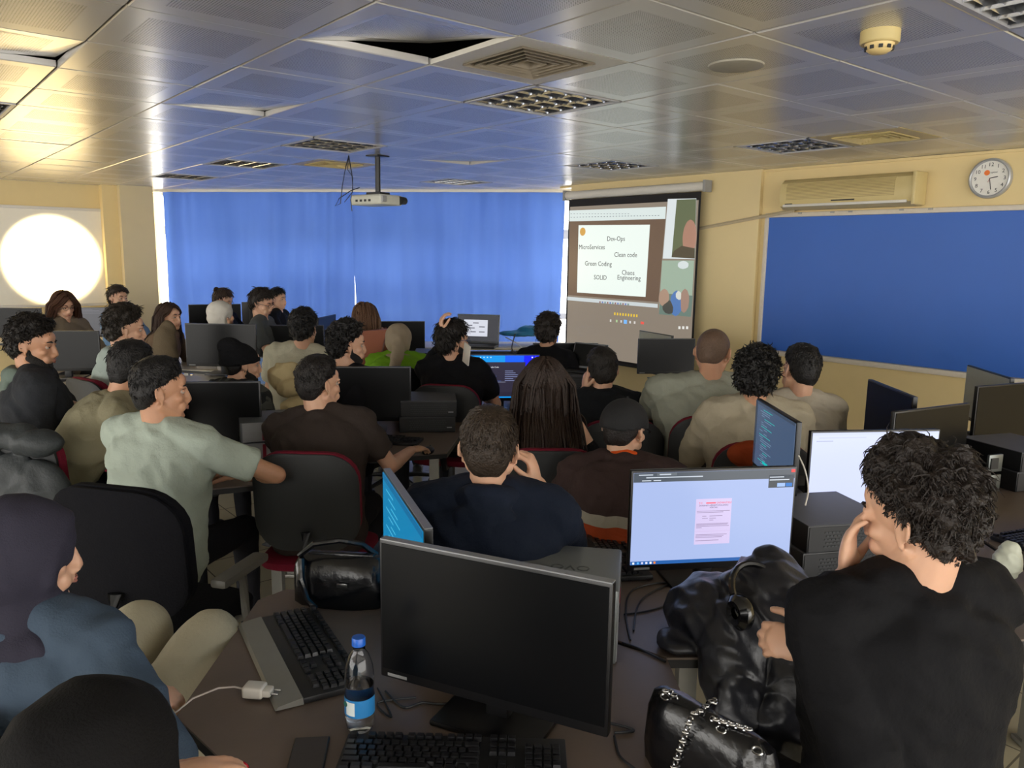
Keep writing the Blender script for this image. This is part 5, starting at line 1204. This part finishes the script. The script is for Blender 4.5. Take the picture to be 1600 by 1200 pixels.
jk=clothpile('jacket',[((.58,2.05,.80),(.13,.16,.10),10,0),((.70,2.02,.84),(.13,.13,.14),-10,10),((.62,1.93,.74),(.12,.08,.17),15,-12),((.76,1.90,.70),(.12,.09,.20),0,-10),((.60,1.86,.60),(.07,.045,.18),20,-5),((.72,1.84,.50),(.11,.05,.22),0,0),((.86,1.93,.72),(.10,.10,.12),0,0),((.47,1.99,.755),(.07,.06,.025),30,0),((.72,2.06,.93),(.06,.05,.06),0,0)],shiny,'shiny black jacket heaped on the desk edge in front of the web form monitor','jacket',vox=.0065,amp=.022,sc=10,seed=4)
# headphones on the jacket
hp_=empty('headphones',atd(1206,944,1.99),R(20),'black over-ear headphones lying on the black jacket','headphones')
gl_=mat('gloss_black_plastic',(14,14,17),.14,0,.05,20,spec=.6)
mb=MB(); mb.tube([Vector((.085*math.cos(a),.02,.105*math.sin(a)+.02)) for a in [R(-10+200*i/16) for i in range(17)]],.009,8); mb.bm.transform(Matrix.Rotation(R(-50),4,'X')); mb.build('headband',gl_,hp_)
for sg in (-1,1):
    M_=Matrix.Rotation(R(-50),4,'X')@Matrix.Translation((sg*.085,.02,.0))@Matrix.Rotation(R(90),4,'Y')
    MB().lathe([(0,.018),(.036,.018),(.043,.010),(.044,-.008),(.030,-.020),(.015,-.016)],seg=28,M=M_@Matrix.Scale(-sg,4,(0,0,1)),caps=False).build('ear_cup',gl_,hp_)
clothpile('jacket',[((1.95,2.30,.80),(.20,.16,.07),20,0),((2.10,2.38,.82),(.15,.12,.08),0,0),((1.80,2.16,.78),(.12,.10,.05),0,0)],cloth('grey_green_jacket',(58,68,68)),'grey-green jacket behind the shoulder of the nearest man in black','jacket',vox=.009,amp=.014,sc=10,seed=6)
clothpile('jacket',[((2.15,2.72,.82),(.16,.10,.06),25,0),((2.32,2.80,.84),(.14,.10,.07),0,0)],shiny,'black quilted jacket at the right edge beside the keyboard','jacket',vox=.008,amp=.012,sc=16,seed=8)
clothpile('crumpled_tissue',[((1.66,2.50,.79),(.045,.04,.055)),((1.67,2.51,.83),(.03,.03,.03))],mat('white_paper',(214,218,200),.7),'crumpled white tissue peeking out right of the curly haired man in black','tissue',vox=.005,amp=.008,sc=30,seed=9)
clothpile('jacket',[((.84,4.66,.80),(.20,.13,.09),15,0),((.98,4.72,.84),(.12,.12,.10),0,0),((.72,4.62,.78),(.10,.10,.06),0,0)],mat('navy_puffer',(26,34,70),.4,0,.3,6,bump=.3,bscale=30),'navy and royal blue jacket bundled beside the man in the black zip jacket','jacket',vox=.010,amp=.014,sc=10,seed=10)
ch_=[r for r in PERS if r[4].startswith('curly black')][0]
cx,cy=ch_[1].x,ch_[1].y
clothpile('jacket',[((cx-.10,cy-.27,.93),(.10,.05,.06)),((cx-.0,cy-.26,.925),(.08,.05,.05))],stripes('orange_jacket_sleeve'),'brown and orange jacket hung over the chair of the cream fleece person','jacket',vox=.008,amp=.006,sc=16,seed=12)
kh=[r for r in PERS if r[4].startswith('man in khaki')][0]
kx,ky,kyaw=-2.05,3.42,R(-15); bk=Vector((math.sin(kyaw),-math.cos(kyaw),0))*.24; lt=Vector((math.cos(kyaw),math.sin(kyaw),0))
clothpile('jacket',[(tuple(Vector((kx,ky,.77))+bk+lt*d_+Vector((0,0,-.9*d_*d_))),(.13,.06,.17)) for d_ in (-.16,-.05,.06,.17)]+[(tuple(Vector((kx,ky,1.0-.8*d_*d_))+bk*.9+lt*d_),(.11,.06,.05)) for d_ in (-.15,-.05,.05,.15)],cloth('charcoal_hung_jacket',(50,54,56),rough=.6,spec=.4),'charcoal jacket draped over the chair behind the man in khaki','jacket',vox=.010,amp=.016,sc=9,seed=14)
# beige bag on the desk, tote bag, brown bag, cyan cloth
clothpile('cloth_bag',[(tuple(atd(446,588,4.8)),(.10,.08,.09),0,0),(tuple(atd(458,606,4.75)),(.10,.08,.05)),(tuple(atd(478,634,4.6)),(.15,.09,.05))],cloth('beige_canvas',(190,172,130)),'beige cloth bag on the desk behind the beanie','bag',vox=.009,amp=.020,sc=12,seed=16)
clothpile('tote_bag',[(tuple(atd(258,538,6.0)),(.09,.06,.14),0,0),(tuple(atd(262,515,6.0)),(.06,.03,.07)),(tuple(atd(258,556,6.0)),(.10,.06,.13)),((atd(258,538,6.0).x,atd(258,538,6.0).y,.86),(.11,.07,.125))],cloth('olive_brown_bag',(96,84,66)),'olive-brown bag in front of the woman resting on her hand','bag',vox=.010,amp=.008,sc=9,seed=17)
mb=MB(); c=atd(581,530,6.3); mb.rings([[Vector((-.09,.0,.06)),Vector((.12,.0,.08)),Vector((.12,.08,.08)),Vector((-.09,.08,.06))],[Vector((-.08,.0,-.16)),Vector((.06,.0,-.16)),Vector((.06,.08,-.16)),Vector((-.08,.08,-.16))]]); o=mb.build('brown_bag',mat('rust_leather',(150,84,56),.5,0,.1,10,bump=.2),smooth=False); o.location=c; tag(o,'rust brown paper-like bag held by the woman with light brown hair','bag')
clothpile('cyan_cloth',[(tuple(atd(815,521,9.0)),(.22,.14,.03)),(tuple(atd(828,516,9.0)),(.14,.10,.05)),(tuple(atd(795,521,8.9)),(.12,.1,.02))],mat('cyan_fabric',(20,110,150),.5,0,.5,12),'cyan and dark cloth lying on the far table by the tilted monitor','cloth',vox=.012,amp=.012,sc=12,seed=18)
# mouse, cables
def mouse(p,yaw,label):
    t=empty('computer_mouse',p,R(yaw),label,'mouse'); mb=MB(); mb.ico((0,0,.012),(.030,.056,.022),sub=3); bmesh.ops.bisect_plane(mb.bm,geom=mb.bm.verts[:]+mb.bm.edges[:]+mb.bm.faces[:],plane_co=(0,0,.001),plane_no=(0,0,-1),clear_outer=True); mb.build('body',black_pl,t); MB().cone((-.003,.035,.030),(.003,.035,.030),.006,.006,12).build('scroll_wheel',dark_pl,t)
mouse(Vector((-.44,4.07,DZ)),-15,'black mouse under the right hand of the man in the brown tee')
mouse(Vector((-.25,5.62,DZ)),0,'black mouse on the desk behind the blue desktop monitor')
def cable(pts,label,r=.0028,m=black_pl,smoothn=6):
    P=[Vector(p) for p in pts]; Q=[]
    for i in range(len(P)-1):
        p0,p1,p2,p3=P[max(i-1,0)],P[i],P[i+1],P[min(i+2,len(P)-1)]
        for k in range(smoothn):
            t=k/smoothn; Q.append(.5*((2*p1)+(-p0+p2)*t+(2*p0-5*p1+4*p2-p3)*t*t+(-p0+3*p1-3*p2+p3)*t**3))
    Q.append(P[-1]); o=Q[0].copy(); mb=MB(); mb.tube([q-o for q in Q],r,6); ob=mb.build('cable',m); ob.location=o; return tag(ob,label,'cable')
z=DZ+.004
D_=lambda px,py:atz(px,py,z)
cable([D_(985,1000),D_(978,960),D_(985,925),D_(1020,912),D_(1060,910)],'black cable curving beside the red-marked corner of the silver computer')
cable([D_(975,960),D_(1010,955),D_(1040,945),D_(1060,925),D_(1078,905)],'black cable running from the silver computer under the web form monitor')
cable([D_(990,985),D_(1000,940),D_(1040,915),D_(1080,908)],'black cable loop in front of the web form monitor')
cable([D_(602,1080),D_(630,1105),D_(660,1098),D_(690,1100),D_(720,1095)],'black cable under the left corner of the blank monitor')
cable([D_(590,1075),D_(612,1120),D_(590,1098),D_(650,1090)],'thin black cable loops right of the water bottle',.0022)
cable([D_(730,1150),D_(745,1120),D_(770,1150),D_(800,1165)],'black cable hanging behind the keyboard at the bottom edge')
cable([D_(945,1128),D_(975,1135),D_(990,1142),D_(960,1145)],'black cable end between the blank monitor and the chain purse')
cable([D_(960,1150),D_(968,1180),D_(990,1200),D_(1010,1215)],'black cable running down beside the chain purse')
cable([D_(972,1004),D_(1000,1014),D_(1040,1034)],'black cable along the joint between the two front desks',.003)
cable([D_(1290,915),D_(1310,920),D_(1325,930)],'thin black cable on the desk near the elbow of the nearest man',.0018)
cable([atd(1248,712,2.75),atd(1258,735,2.72),atd(1263,765,2.72),atd(1258,790,2.7)],'white headset cable hanging left of the empty bright monitor',.0028,mat('white_plastic',(214,208,198),.35))
cable([atd(868,482,0)*0+atY(790,527,8.9),atY(812,540,8.7),atY(822,560,8.65),atY(815,575,8.6)],'white cable hanging off the front of the far table',.006,mat('white_plastic',(214,208,198),.35))
cable([atY(805,522,8.8),atY(800,545,8.6),atY(812,560,8.6),atY(832,545,8.6)],'black cable hanging off the front of the far table',.006)
cable([atz(440,775,.70),atz(430,800,.55),atz(425,830,.35),atz(440,850,.15),atz(432,870,.03)],'black cable bundle dangling below the desk left of the brown tee man',.008)
# books / papers
o=MB().bbox((0,0,.006),(.25,.18,.012),bev=.002).build('notebook',mat('dark_book_cover',(40,30,34),.5)); o.location=atY(735,531,8.75); o.location.z=.772; tag(o,'dark notebook lying left of the laptop on the far table','notebook')
# fingers with red nails are part of the hooded person; floor box under the desk
o=MB().bbox((0,0,.0),(.09,.008,.13),bev=.003,M=Matrix.Rotation(R(14),4,'Y')).build('tablet',mat('white_plastic',(214,208,198),.35)); o.location=atd(729,553,4.95); o.rotation_euler=(0,0,R(-62)); tag(o,'white tablet held up in front of the man in glasses','tablet')

bpy.data.scenes.remove(SC2)
